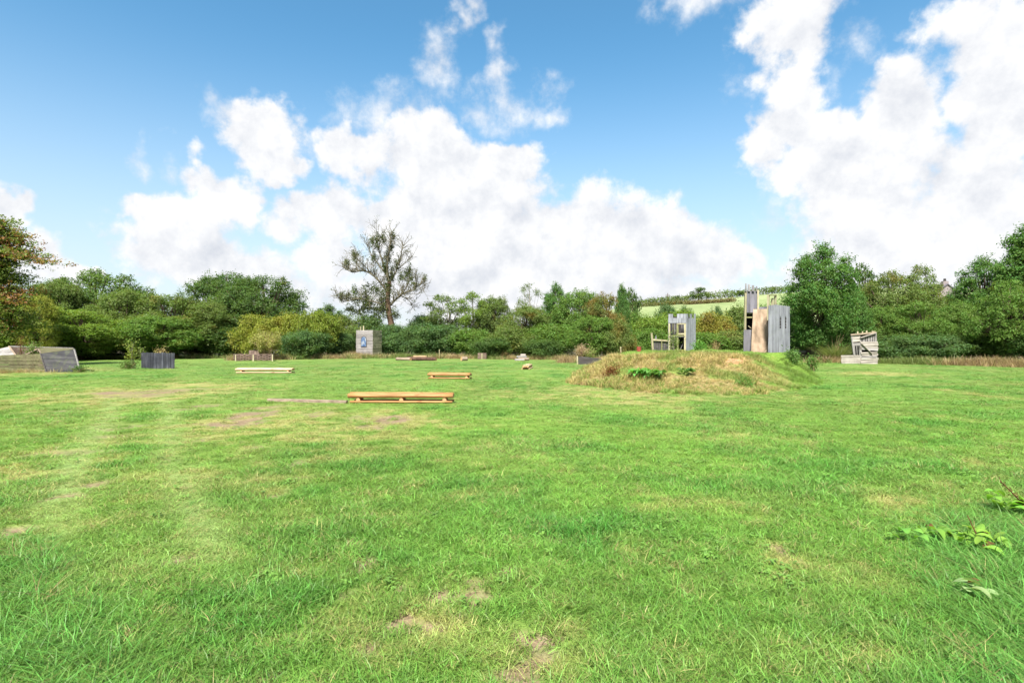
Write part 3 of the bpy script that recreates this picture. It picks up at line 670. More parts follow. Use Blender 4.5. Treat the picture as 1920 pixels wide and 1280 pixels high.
tr('hazel_bush', T_A, 300, 52, 590, 85, 'green hazel with yellow leaves behind the charcoal barrier', 'bush', G_MID, .34, 'large bushes of the left wood', 3.3)
tr('hazel_bush', T_B, 75, 44, 545, 38, 'yellow topped bush under the branches of the red-tinged hawthorn', 'bush', G_YELL, .3, 'large bushes of the left wood', 5.0)
tr('hazel_bush', T_B, -75, 47, 585, 105, 'hazel showing only its right side low at the left edge', 'bush', G_MID, .2, 'large bushes of the left wood', 2.6)
tr('bush', S_A, 215, 54, 618, 75, 'dark low bush behind the willow sapling', 'bush', G_DARK, .1, 'shrubs along the hedge', .5)
tr('bush', S_B, 110, 50, 632, 70, 'dark low bush behind the right end of the boat hull', 'bush', G_DARK, .0, 'shrubs along the hedge', 1.5)
tr('bush', S_C, 380, 58, 612, 55, 'shaded bush at the foot of the large rounded oak', 'bush', G_DARK, .15, 'shrubs along the hedge', 2.5)
tr('bush', S_A, 430, 57, 610, 50, 'dark bush left of the yellow willow shrub', 'bush', G_DARK, .1, 'shrubs along the hedge', 3.5)
tr('yellowing_bush', S_B, 480, 56, 590, 45, 'yellowing bush above the wattle pen', 'bush', G_YELL, .4, 'yellowing bushes left of the slatted hut', 4.5)
tr('yellowing_bush', S_C, 540, 57, 586, 42, 'golden brown tinged bush between two yellow green bushes', 'bush', G_YELL, .6, 'yellowing bushes left of the slatted hut', .6)
tr('yellowing_bush', S_A, 597, 55, 580, 46, 'rounded lime yellow bush left of the slatted hut', 'bush', (.145, .18, .028), .1, 'yellowing bushes left of the slatted hut', 1.6)
tr('bush', S_B, 652, 61, 590, 38, 'olive bush with brown twigs rising just behind the slatted hut', 'bush', G_OLIVE, .5, 'shrubs along the hedge', 2.6)
tr('broadleaf_tree', T_TALL, 615, 68, 570, 40, 'small dark tree peeping over the yellow bushes', 'tree', G_DARK, 0, HB, 2.2)
tr('bush', S_C, 572, 52, 618, 48, 'deep green bramble bush right of the yellow willow shrub', 'bush', G_BLUE, 0, 'shrubs along the hedge', 3.6)
tr('bush', S_A, 630, 57, 620, 34, 'deep green bramble bush touching the left side of the hut', 'bush', G_BLUE, .05, 'shrubs along the hedge', 4.6)
# middle hedge
tr('bush', S_B, 768, 59, 610, 42, 'blue green bramble bush just right of the slatted hut', 'bush', G_BLUE, .05, 'shrubs along the hedge', .7)
tr('bush', S_C, 825, 58, 606, 52, 'blue green bush below the crooked tree with an arching limb', 'bush', G_BLUE, .0, 'shrubs along the hedge', 1.7)
tr('bush', S_A, 885, 57, 615, 48, 'soft green bush behind the dark fallen log', 'bush', G_MID, .1, 'shrubs along the hedge', 2.7)
tr('bush', S_B, 700, 63, 590, 45, 'dark bush behind the slatted hut left of the bare-branched ash', 'bush', G_DARK, .15, 'shrubs along the hedge', 3.7)
tr('bush', S_C, 800, 66, 588, 40, 'distant blue green bush in the gap right of the bare-branched ash', 'bush', G_BLUE, 0, 'shrubs along the hedge', 4.7)
tr('bush', S_A, 738, 60.5, 606, 40, 'bush in front of the foot of the bare-branched ash, right of the hut', 'bush', G_BLUE, .05, 'shrubs along the hedge', 1.75)
tr('crooked_tree', T_OPEN, 838, 64, 550, 46, 'crooked thin-crowned tree with ivied trunk right of the bare-branched ash', 'tree', G_OLIVE, .1, None, .8)
tr('broadleaf_tree', T_OPEN, 885, 60, 545, 38, 'bright green open-crowned tree right of the crooked tree', 'tree', G_LIGHT, .0, HB, 1.8)
tr('broadleaf_tree', T_A, 925, 61, 552, 45, 'olive tree left of the wispy see-through tree', 'tree', G_OLIVE, .3, HB, 2.8)
tr('wispy_tree', T_OPEN2, 992, 64, 524, 30, 'wispy see-through tree standing above the middle hedge', 'tree', G_OLIVE, .1, None, 3.8)
tr('broadleaf_tree', T_B, 985, 58, 570, 60, 'grey olive tree with bare twigs in the middle of the hedge', 'tree', G_OLIVE, .4, HB, 4.8)
tr('broadleaf_tree', T_TALL, 1042, 60, 530, 32, 'upright mid green tree right of the wispy tree', 'tree', G_ASH, 0, HB, .9)
tr('broadleaf_tree', T_A, 1085, 57, 540, 52, 'broad green tree left of the rust-tinged hawthorn', 'tree', G_MID, .15, HB, 1.9)
tr('hawthorn_tree', T_B, 1132, 55, 546, 42, 'rust-tinged hawthorn in the hedge behind the brush heap', 'tree', G_OLIVE, .8, None, 2.9)
tr('broadleaf_tree', T_TALL2, 1166, 58, 530, 22, 'narrow pointed green tree at the right end of the middle hedge', 'tree', G_ASH, 0, HB, 3.9)
tr('broadleaf_tree', T_FAR, 1186, 90, 542, 20, 'small dark far tree just right of the narrow pointed tree', 'tree', G_DARK, 0, HB, 4.9)
tr('bush', T_A, 1110, 50, 590, 55, 'shadowy green bush directly behind the brush heap', 'bush', G_MID, .2, 'shrubs along the hedge', 1.0)
tr('bush', S_A, 1040, 55, 605, 58, 'green bush behind the end-on log bench', 'bush', G_MID, .1, 'shrubs along the hedge', 2.0)
tr('bush', S_B, 965, 55, 610, 55, 'grey green bush behind the heap of grey driftwood', 'bush', G_OLIVE, .15, 'shrubs along the hedge', 3.0)
tr('bush', S_C, 925, 53, 632, 42, 'low dark bramble behind the brown crate', 'bush', G_DARK, .0, 'shrubs along the hedge', 4.0)
tr('bush', S_A, 1015, 52, 634, 42, 'low dark bramble left of the brush heap', 'bush', G_DARK, .0, 'shrubs along the hedge', 5.0)
tr('bush', S_B, 1160, 49, 598, 32, 'brownish bush at the right end of the middle hedge above the mound', 'bush', G_OLIVE, .75, 'shrubs along the hedge', 1.1)
# scrub below the hillside, behind the castle
SG = 'scrub below the hillside'
tr('scrub_bush', S_C, 1225, 60, 592, 50, 'bright green scrub left of the low crenellated tower', 'bush', G_LIGHT, .1, SG, 2.1)
tr('scrub_bush', S_A, 1275, 64, 580, 52, 'light green scrub rising behind the low crenellated tower', 'bush', G_LIGHT, .2, SG, 3.1)
tr('scrub_bush', S_B, 1335, 58, 585, 45, 'orange-tinged scrub between the two castle towers', 'bush', G_YELL, .7, SG, 4.1)
tr('scrub_bush', S_C, 1388, 60, 572, 42, 'olive scrub left of the tall castle tower', 'bush', G_OLIVE, .35, SG, 5.1)
tr('scrub_bush', S_A, 1440, 62, 568, 45, 'green scrub behind the brown plywood door', 'bush', G_MID, .1, SG, 1.2)
tr('scrub_bush', S_B, 1195, 62, 585, 35, 'dark scrub at the left end of the hillside gap', 'bush', G_MID, .45, SG, 2.2)
tr('scrub_bush', S_C, 1250, 84, 568, 25, 'grey green scrub bush on the lower edge of the pasture', 'bush', G_BLUE, .1, SG, 2.3)
tr('scrub_bush', S_A, 1285, 88, 572, 18, 'small dark scrub bush below the pasture above the low tower', 'bush', G_DARK, .1, SG, .3)
tr('scrub_bush', S_B, 1345, 86, 574, 18, 'small round scrub bush below the pasture between the towers', 'bush', G_BLUE, .25, SG, 1.3)
tr('scrub_bush', S_A, 1310, 50, 622, 60, 'low shaded scrub between the towers at the back of the mound', 'bush', G_MID, .25, SG, 3.2)
tr('scrub_bush', S_C, 1380, 50, 618, 50, 'low green scrub beside the foot of the tall tower', 'bush', G_OLIVE, .5, SG, 4.2)
tr('scrub_bush', S_B, 1215, 52, 615, 45, 'low green scrub behind the short grey fence panel', 'bush', G_MID, .1, SG, 5.2)
# right-hand wood
tr('ash_tree', T_TALL, 1541, 45, 456, 72, 'tall full-leaved ash right of the castle', 'tree', G_ASH, 0, None, 1.5)
tr('broadleaf_tree', T_TALL2, 1500, 49, 560, 45, 'darker tree behind the right castle box', 'tree', G_ASH, 0, HB, 2.5)
tr('broadleaf_tree', T_A, 1590, 47, 530, 45, 'green tree filling in right of the tall ash', 'tree', G_ASH, .05, HB, 3.4)
tr('oak_tree', T_FAR, 1622, 95, 497, 36, 'far dome-shaped oak peeping between the ash and the olive oak', 'tree', G_DARK, 0, HB, 4.4)
tr('oak_tree', T_OAK, 1672, 60, 503, 78, 'olive brown oak in the middle of the right wood', 'tree', G_OLIVE, .35, HB, 5.4)
tr('oak_tree', T_OPEN, 1735, 62, 492, 38, 'brown-tinged open oak with a limb reaching right', 'tree', G_OLIVE, .45, HB, .1)
tr('broadleaf_tree', T_B, 1720, 46, 562, 62, 'bright leafy tree right of the ruined plank shed', 'tree', G_MID, .05, HB, 1.1)
tr('broadleaf_tree', T_A, 1650, 48, 570, 45, 'green tree directly behind the ruined plank shed', 'tree', G_MID, .25, HB, 2.1)
tr('broadleaf_tree', T_B, 1800, 46, 560, 50, 'green tree below the house chimney', 'tree', G_MID, .05, HB, 3.1)
tr('broadleaf_tree', T_TALL, 1845, 47, 480, 62, 'tall blue green tree left of the biggest tree on the right edge', 'tree', G_ASH, .05, HB, 4.1)
tr('broadleaf_tree', T_TALL2, 1925, 44, 418, 85, 'biggest tree cut by the right edge of the picture', 'tree', G_ASH, .1, HB, 5.1)
tr('broadleaf_tree', T_OAK, 1895, 41, 520, 75, 'spreading lower tree with dark hollow at the right edge', 'tree', G_MID, .05, HB, 1.4)
tr('broadleaf_tree', T_OAK2, 1985, 43, 470, 90, 'tree showing only its left leaves low at the right edge', 'tree', G_ASH, .1, HB, 2.4)
tr('broadleaf_tree', T_A, 1785, 66, 548, 60, 'brown green tree below the house on the right', 'tree', G_OLIVE, .3, HB, 3.3)
RS = 'dark undergrowth of the right wood'
tr('undergrowth_bush', S_B, 1690, 44, 628, 60, 'dark undergrowth right beside the ruined plank shed', 'bush', G_BLUE, 0, RS, .2)
tr('undergrowth_bush', S_C, 1760, 43, 626, 50, 'undergrowth below the bright leafy tree', 'bush', G_BLUE, .05, RS, 1.2)
tr('undergrowth_bush', S_A, 1850, 43, 622, 55, 'dark undergrowth below the tall blue green tree', 'bush', G_DARK, .0, RS, 2.2)
tr('undergrowth_bush', S_B, 1925, 41, 600, 60, 'darkest undergrowth at the right edge', 'bush', G_DARK, .0, RS, 3.2)
tr('undergrowth_bush', S_C, 1545, 52, 625, 55, 'undergrowth behind the sleeper wall and pampas clump', 'bush', G_DARK, .0, RS, 4.2)
tr('undergrowth_bush', S_A, 1620, 47, 622, 48, 'undergrowth just behind the ruined plank shed', 'bush', G_DARK, .1, RS, 5.2)
tr('undergrowth_bush', S_A, 1490, 55, 630, 40, 'undergrowth between the castle box and the sleeper wall', 'bush', G_MID, .1, RS, .9)

# ------------------------------------------------------------------ individual trees
class Thing:
    """an Empty at the base; parts are given in world metres and stored relative to it"""
    def __init__(s, name, loc, label, cat, group=None, rot=0.0):
        s.loc = Vector(loc); s.root = empty(name, loc, label, cat, group); s.M = Matrix.Rotation(rot, 4, 'Z'); s.root.rotation_euler = (0, 0, rot)
    def add(s, name, mb, mat, smooth=False, bevel=0, parent=None, label=None):
        inv = s.M.inverted(); mb.v = [tuple(inv @ (Vector(p)-s.loc)) for p in mb.v]
        o = mb.build(name, mat, parent or s.root, smooth, bevel)
        if label: o['label'] = label
        return o
    def local(s, name, mb, mat, smooth=False, bevel=0, parent=None, label=None):
        o = mb.build(name, mat, parent or s.root, smooth, bevel)
        if label: o['label'] = label
        return o
    def boards(s, name, q, n, thk, mat, gap=.01, jit=.01, vertical=False, skip=(), proud=.006, ends=.0, local=False):
        """split the quad (bottom left, bottom right, top right, top left) into n boards, each its own part"""
        bl, br, tr_, tl = [Vector(p) for p in q]
        for i in range(n):
            if i in skip: continue
            a, b = i/n, (i+1)/n
            if vertical:
                L_ = (br-bl).length; g = gap/max(L_, .01)/2; c = [bl.lerp(br, a+g), bl.lerp(br, b-g), tl.lerp(tr_, b-g), tl.lerp(tr_, a+g)]
                ax = (tl-bl).normalized(); e0, e1 = random.uniform(-ends, ends), random.uniform(-ends, ends); c[0] -= ax*e0; c[1] -= ax*e0; c[2] += ax*e1; c[3] += ax*e1
            else:
                L_ = (tl-bl).length; g = gap/max(L_, .01)/2; c = [bl.lerp(tl, a+g), br.lerp(tr_, a+g), br.lerp(tr_, b-g), bl.lerp(tl, b-g)]
                ax = (br-bl).normalized(); e0, e1 = random.uniform(-ends, ends), random.uniform(-ends, ends); c[0] -= ax*e0; c[3] -= ax*e0; c[1] += ax*e1; c[2] += ax*e1
            nrm = (c[1]-c[0]).cross(c[3]-c[0]).normalized()*random.uniform(-proud, proud)
            c = [p+nrm+Vector((random.uniform(-jit, jit), random.uniform(-jit, jit), random.uniform(-jit, jit))) for p in c]
            (s.local if local else s.add)(name, MB().slab(c, thk), mat)

def limb_pts(px_pts, d, rng, spread=.5):
    o = rng.normal()*spread; pts = []
    for i, (a, b) in enumerate(px_pts):
        t = i/max(1, len(px_pts)-1); pts.append(P(a, b, d)+Vector((0, o*t*2.5, 0)))
    out = []
    for i in range(len(pts)-1):      # smooth the polyline
        p0 = pts[max(i-1, 0)]; p1 = pts[i]; p2 = pts[i+1]; p3 = pts[min(i+2, len(pts)-1)]
        for k in range(3):
            t = k/3; out.append(.5*((2*p1)+(p2-p0)*t+(2*p0-5*p1+4*p2-p3)*t*t+(3*p1-p0-3*p2+p3)*t**3))
    return out+[pts[-1]]

def bare_ash():
    d = 63.0; rng = np.random.default_rng(77); T = Thing('bare_branched_ash', (gx(735, d), d, 0), 'half-dead ash with bare twigs and ivy clumps above the slatted hut', 'tree')
    mb = MB(); tr_ = limb_pts([(736, 672), (735, 618), (729, 585), (727, 560), (730, 528)], d, rng, 0)
    mb.tube(tr_, list(np.linspace(.40, .22, len(tr_))), 9); T.add('trunk', mb, BARK_RED, True)
    limbs = [([(730,532),(727,500),(732,468),(737,436)], .24), ([(728,525),(717,492),(708,466),(701,447)], .19), ([(727,548),(714,530),(700,516),(684,509),(664,512),(649,502)], .19),
             ([(722,512),(706,491),(692,470),(688,458)], .11), ([(732,572),(744,561),(756,551),(776,545),(796,530)], .18), ([(731,530),(744,506),(751,482),(757,460)], .16),
             ([(752,554),(764,562),(774,574)], .09), ([(727,574),(702,566),(676,561),(652,567),(640,556)], .15), ([(728,582),(694,577),(662,582)], .12), ([(745,505),(760,490),(772,478)], .09),
             ([(700,516),(688,500),(680,490)], .08), ([(684,509),(668,496),(662,478)], .08), ([(776,545),(782,532),(779,518)], .07), ([(744,561),(762,540),(768,515)], .09), ([(732,470),(722,452),(718,440)], .07), ([(756,551),(785,552),(800,548)], .06)]
    twig_pts = []
    for k, (pp, r0) in enumerate(limbs):
        lp = limb_pts(pp, d, rng, .55); lm = MB(); n = len(lp); lm.tube(lp, [.66*r0*(1-.78*i/(n-1)) for i in range(n)], 6)
        for j in range(1, n):
            for q in range(5 if k < 8 else 4):
                if rng.random() < .12: continue
                b = lp[j]+(lp[j-1]-lp[j])*rng.random(); ax = (lp[j]-lp[j-1]).normalized(); dv = (Vector(rng.normal(size=3)*.8)+ax*.7+Vector((0, 0, .75))).normalized(); L_ = rng.uniform(.5, 1.5)
                p1 = b+dv*L_*.5+Vector((0, 0, .04)); p2 = p1+(dv+Vector(rng.normal(size=3)*.35)).normalized()*L_*.5; r1 = max(.022, r0*.22)
                lm.tube([b, p1, p2], [r1, r1*.7, .012], 4, False); twig_pts.append(p2)
                for s_ in range(3):
                    e = p1.lerp(p2, rng.random()); dv2 = (Vector(rng.normal(size=3)*.7)+dv+Vector((0, 0, .3))).normalized(); f_ = e+dv2*rng.uniform(.3, .7); lm.tube([e, f_], [.016, .009], 3, False); twig_pts.append(f_)
        T.add('branch', lm, BARK_ASH, True)
    clumps = [(650,494,3,8),(664,480,5,13),(700,452,4,8),(708,449,3,10),(719,446,3,7),(737,441,3,8),(735,462,3,11),(728,480,4,12),(701,484,5,8),(762,514,4,12),(768,504,2,10),(771,522,4,6),(796,522,3,5),(778,535,5,6),(735,512,5,18),
              (728,540,7,18),(665,546,6,10),(641,556,6,8),(686,546,6,14),(702,541,8,12),(716,560,11,20),(690,566,14,10),(722,584,10,14),(668,562,10,8),(653,556,5,6),(740,588,8,10),(706,586,12,12),(752,520,4,8),(745,495,3,8),(722,500,4,12),(688,578,14,9),(672,585,12,8),(655,578,8,7)]
    parts = []
    for (a, b, rx, ry) in clumps:
        n = int(20+rx*ry*.5); c = np.array([tuple(P(a, b, d)) for _ in range(n)])+rng.normal(size=(n, 3))*np.array([rx, rx*1.4, ry])/F*d*.55
        parts.append(leaf_cloud(rng, c, .11, 9, .15))
    tp = np.array([tuple(p) for p in twig_pts]); tp = tp[rng.random(len(tp)) < .20]; parts.append(leaf_cloud(rng, tp, .10, 5, .13))
    me = foliage_mesh('ivy_foliage', parts); o = obj('ivy_foliage', me, T.root); o.location = -T.loc; o.color = (.062, .078, .026, 1); o['autumn'] = .05
bare_ash()

def red_hawthorn():
    d = 36.0; rng = np.random.default_rng(78); T = Thing('red_tinged_hawthorn', (gx(-30, d), d, 0), 'red-tinged hawthorn with tiered branches at the left edge', 'tree')
    mb = MB(); t0 = limb_pts([(-30, 690), (-34, 620), (-26, 540), (-36, 470), (-30, 410)], d, rng, 0); mb.tube(t0, list(np.linspace(.28, .05, len(t0))), 8); T.add('trunk', mb, BARK, True)
    tiers = [(-30,425,18,418,0),(-28,440,40,436,1),(-30,455,62,452,1),(-30,468,86,487,1),(-28,480,55,476,0),(-30,500,48,497,2),(-30,515,30,508,2),(-30,530,55,527,0),(-30,550,70,548,1),(-28,570,84,566,1),(-30,590,70,590,0),(-30,610,80,606,2),(-30,630,60,626,0)]
    green = []; red = []; bm_ = MB()
    for (a, b, e, f_, kind) in tiers:
        e = e if e == 86 else a+(e-a)*.78
        for rep_ in range(4):
            ex = e-rng.random()*18*(rep_ > 0); lp = limb_pts([(a, b+6), ((a+ex)/2, (b+f_)/2-5+rng.normal()*3), (ex, f_+rng.normal()*4)], d, rng, .2+.75*(rep_ > 0)*.6)
            bm_.tube(lp, list(np.linspace(.025, .006, len(lp))), 4, False)
            for p in lp[1:]:
                for _ in range(13):
                    c = np.array(p)+rng.normal(size=3)*np.array([.30, .45, .16]); g = red if (kind == 1 and rng.random() < .42) or rng.random() < .05 else green
                    if p.x < lp[0].x+(lp[-1].x-lp[0].x)*.80 or rng.random() < .30: g.append(c)
    T.add('branches', bm_, BARK, True)
    for nm, lst, col in (('crown', green, (.125, .165, .04)), ('reddened_leaves', red, (.23, .115, .05))):
        me = foliage_mesh(nm, [leaf_cloud(rng, np.array(lst), .15, 13, .15, flat=.5, up=.9)]); o = obj(nm, me, T.root); o.location = -T.loc; o.color = col+(1,); o['autumn'] = .0
        if nm != 'crown': o['label'] = 'reddish brown autumn leaves of the hawthorn'
red_hawthorn()

def stem_shrub(name, px, d, base_py, top_py, half, n, label, cat, col, leaf, stem_mat, seed, per=9, frac=.45, autumn=0.0):
    rng = np.random.default_rng(seed); x = gx(px, d); z0 = top_z(x, d) if d < 45 else gz(base_py, d); H = gz(top_py, d)-z0; r = half/F*d
    T = Thing(name, (x, d, z0), label, cat); st = MB(); cs = []
    for i in range(n):
        a = rng.random()*6.283; rr = r*math.sqrt(rng.random()); h = H*rng.uniform(.6, 1.0)
        p0 = Vector((x+rng.normal()*.08, d+rng.normal()*.08, z0-.03)); p2 = Vector((x+rr*math.cos(a), d+rr*math.sin(a), z0+h)); p1 = p0.lerp(p2, .5)+Vector((0, 0, h*.12))
        st.tube([p0, p1, p2], [.016, .011, .004], 4, False)
        for k in range(7): cs.append(tuple(p1.lerp(p2, rng.uniform(-frac, 1))+Vector(rng.normal(size=3)*.10)))
    T.add('stems', st, stem_mat)
    o = obj('foliage', foliage_mesh('foliage', [leaf_cloud(rng, np.array(cs), .10, per, leaf)]), T.root); o.location = -T.loc; o.color = tuple(col)+(1,); o['autumn'] = autumn
    return T
stem_shrub('willow_sapling', 250, 33.2, 691, 630, 10, 9, 'slim yellow green willow sapling left of the charcoal barrier', 'sapling', (.20, .24, .05), .09, BARK_PALE, 301, 8, .6)
stem_shrub('willow_sapling', 267, 33.6, 691, 650, 7, 6, 'short leafy sapling against the left end of the charcoal barrier', 'sapling', (.15, .20, .045), .08, BARK_PALE, 302, 7, .6)
stem_shrub('tussock_weed', 242, 32.6, 693, 680, 12, 14, 'small dark weed at the foot of the slim willow sapling', 'weed', (.08, .12, .03), .08, STRAW, 303, 8, .5)
stem_shrub('willow_shrub', 500, 49, 674, 620, 30, 46, 'pale yellow willow shrub with upright stems behind the wattle pen', 'shrub', G_PALE, .13, STRAW, 304, 11, .25)
stem_shrub('dead_umbellifer', 41, 31.3, 672, 624, 6, 5, 'rusty dead weed standing inside the boat hull', 'weed', (.17, .07, .04), .05, RUST_STEM, 305, 5, .2)
stem_shrub('hull_weed', 62, 31.6, 672, 640, 14, 22, 'green weed growing inside the boat hull', 'weed', (.11, .17, .045), .09, STRAW, 306, 8, .6)
stem_shrub('dry_weed', 303, 35, 664, 648, 6, 10, 'dry cream weed showing over the charcoal barrier', 'weed', (.36, .28, .15), .08, STRAW, 307, 7, .4)
stem_shrub('barrier_foot_weed', 146, 29.6, 697, 690, 12, 14, 'dark weed at the right foot of the boat hull', 'weed', (.07, .13, .03), .07, STRAW, 308, 7, .6)
stem_shrub('tower_weed', 1312, 32.5, 660, 645, 9, 16, 'bright green weed at the right foot of the low tower', 'weed', (.10, .22, .04), .10, STRAW, 310, 9, .6)
stem_shrub('tower_creeper', 1262, 32.3, 661, 622, 9, 14, 'young leafy shoots in front of the low tower doorway', 'weed', (.13, .19, .045), .07, BARK_PALE, 311, 6, .6)
stem_shrub('mound_weed', 1486, 24.5, 690, 662, 11, 18, 'leafy green weed at the right foot of the castle box', 'weed', (.10, .18, .05), .08, STRAW, 312, 8, .6)
stem_shrub('nettle_clump', 1522, 31, 692, 668, 10, 16, 'green nettles on the right slope of the mound', 'weed', (.09, .17, .04), .09, STRAW, 313, 8, .7)
stem_shrub('dead_shrub', 1341, 36, 658, 640, 10, 14, 'dry brown shrub between the two castle towers', 'shrub', (.25, .17, .09), .06, STRAW, 314, 4, .3)
stem_shrub('brush_heap', 1092, 41.3, 678, 646, 16, 60, 'heap of pale cut brushwood behind the dark collapsed boards', 'brushwood', (.34, .24, .17), .09, STRAW, 315, 5, .5)
stem_shrub('leafy_brush', 1108, 40.9, 678, 654, 16, 26, 'green leafy brush on the right of the cut brushwood', 'brushwood', (.17, .20, .06), .10, STRAW, 316, 6, .4)
stem_shrub('rusty_dock', 1147, 21.2, 722, 692, 9, 26, 'rust brown dock gone to seed on the left slope of the mound', 'weed', (.15, .058, .024), .05, RUST_STEM, 317, 9, .7)
stem_shrub('rusty_dock', 1166, 37, 665, 646, 5, 8, 'brown dead dock behind the left shoulder of the mound', 'weed', (.16, .09, .05), .06, RUST_STEM, 318, 5, .5)
stem_shrub('dry_weed', 945, 52, 671, 660, 7, 10, 'dry tan weed left of the grey driftwood heap', 'weed', (.27, .18, .09), .08, STRAW, 319, 5, .5)
stem_shrub('mound_weed', 1393, 18.6, 739, 727, 9, 12, 'small green weed at the front foot of the mound', 'weed', (.08, .17, .035), .07, STRAW, 320, 7, .7)

def pampas():
    d = 43.5; rng = np.random.default_rng(55); T = Thing('pampas_grass', (gx(1563, d), d, 0), 'tall grey green pampas clump left of the ruined plank shed', 'grass clump')
    v, f, a = blades(rng, 1000, .55, .8, 1.9, .034, .55, 4, 1.0); me = mesh_np('foliage', v, f, LEAF, True); attr(me, 'var', a); o = obj('foliage', me, T.root); o.color = (.17, .20, .075, 1); o['autumn'] = 0.0
    mb = MB()
    for i in range(12):
        a = rng.random()*6.283; e = Vector((math.cos(a)*.7, math.sin(a)*.7, rng.uniform(1.7, 2.3))); mb.tube([(0, 0, 0), e*.6+Vector((0, 0, .2)), e], [.012, .01, .006], 4, False)
    T.local('flower_stems', mb, STRAW)
pampas()

# ------------------------------------------------------------------ log benches and timber on the grass
def log_mesh(L_, r, mat, seed=0, n=12):
    rng = np.random.default_rng(seed); k = 9; mb = MB(); pts = []; rs = []
    for i in range(k):
        t = i/(k-1); pts.append((-L_/2+L_*t, rng.normal()*r*.05, rng.normal()*r*.05)); rs.append(r*(1+rng.normal()*.03)*(1.04-.08*t))
    mb.tube(pts, rs, n); me = mb.mesh('log', mat, True); me.materials.append(LOG_END)
    for p in me.polygons:
        if len(p.vertices) > 4: p.material_index = 1
    return me
def log_bench(px, py, L_, rotz, mat, label, seed, supports=3):
    d = ground_d(py)+.22; x = gx(px, d); root = empty('log_bench', (x, d, float(ground_h(np.array([x]), np.array([d]))[0])), label, 'log bench', 'log benches on the field'); root.rotation_euler = (0, 0, rotz)
    r = .06
    for i, (yy, zz, rr) in enumerate(((-.125, .19, r), (0, .212, r*1.05), (.125, .19, r))):
        o = obj('log', log_mesh(L_*(1-.01*i), rr, mat, seed+i), root); o.location = (.01*i, yy, zz); o.rotation_euler = (i*1.3, 0, 0)
    sm = log_mesh(.34, .05, LOG_STUB, seed+7)
    for k in range(supports):
        t = -L_/2+L_*(.10+.82*k/(supports-1)); o = obj('support', sm, root); o.location = (t, 0, .085); o.rotation_euler = (0, 0, R(90))
    rm = log_mesh(L_*.97, .03, mat, seed+9)
    for yy in (-.20, .20): o = obj('ground_rail', rm, root); o.location = (.03, yy, .045)
    return root
log_bench(753, 757, 2.72, R(-1), LOG_ORANGE, 'nearest and longest-looking log bench, beside the loose beam', 31)
log_bench(843, 711, 1.85, R(-9), LOG_ORANGE, 'orange log bench further back, right of the nearest bench', 41, 2)
log_bench(497, 700, 2.86, R(0), LOG_CREAM, 'cream peeled-log bench far left, in front of the wattle pen', 51, 2)
log_bench(989, 691, 2.6, R(83), LOG_CREAM, 'log bench seen end-on near the middle hedge', 61, 2)
def beam():
    a = P(503, 640, 1); p0 = Vector((gx(503, 15.2), 15.2, .045)); p1 = Vector((gx(651, 14.6), 14.6, .045)); mb = MB(); mb.beam(p0, p1, .075, .10, (0, 0, 1), .006)
    mb.v = [tuple(Vector(v)-p0) for v in mb.v]; o = mb.build('loose_beam', OLD_BEAM, None, False, .006); o.location = p0; tag(o, 'weathered timber beam lying on the grass left of the nearest bench', 'beam')
beam()

def ground_log(name, pxa, da, pxb, db, r, mat, label, cat, z=0.0, seed=0):
    a = Vector((gx(pxa, da), da, r*.8+z)); b = Vector((gx(pxb, db), db, r*.8+z)); me = log_mesh((b-a).length, r, mat, seed, 9); o = obj(name, me)
    o.location = (a+b)/2; o.rotation_euler = (b-a).to_track_quat('X', 'Z').to_euler(); return tag(o, label, cat)
ground_log('fallen_log', 764, 48, 818, 47.2, .17, plain_mat('dark_rotten_bark', (.035, .02, .016), (.10, .06, .045), 7, .95, .05), 'dark rotten log lying by the hedge right of the hut', 'log', 0, 71)
ground_log('fallen_log', 744, 48.5, 770, 47.6, .14, OLD_BEAM, 'pale log end poking left of the dark rotten log', 'log', 0, 72)
ground_log('fallen_log', 775, 48.7, 800, 49, .13, STRAW, 'bleached log lying behind the dark rotten log', 'log', .16, 73)
ground_log('tree_stump', 865, 47.5, 876, 47.8, .18, OLD_BEAM, 'grey stump piece in the grass margin left of the brown crate', 'stump', 0, 74)
ground_log('fallen_branch', 1892, 37.8, 1903, 37.4, .05, WOOD_CREAM, 'short bleached stick lying at the far right field edge', 'branch', .12, 75)
for i, (a, b, z, m) in enumerate(((966, 984, 0, WOOD_GREY), (972, 992, .05, OLD_BEAM), (969, 988, .22, WOOD_GREY), (976, 986, .34, WOOD_CREAM))):
    ground_log('driftwood_log', a, 47+.25*i, b, 46.6+.35*i, .10+.02*(i % 2), m, ['lowest grey log of the driftwood heap', 'brown log at the right of the driftwood heap', 'upper grey log of the driftwood heap', 'small pale log on top of the driftwood heap'][i], 'log', z, 80+i)

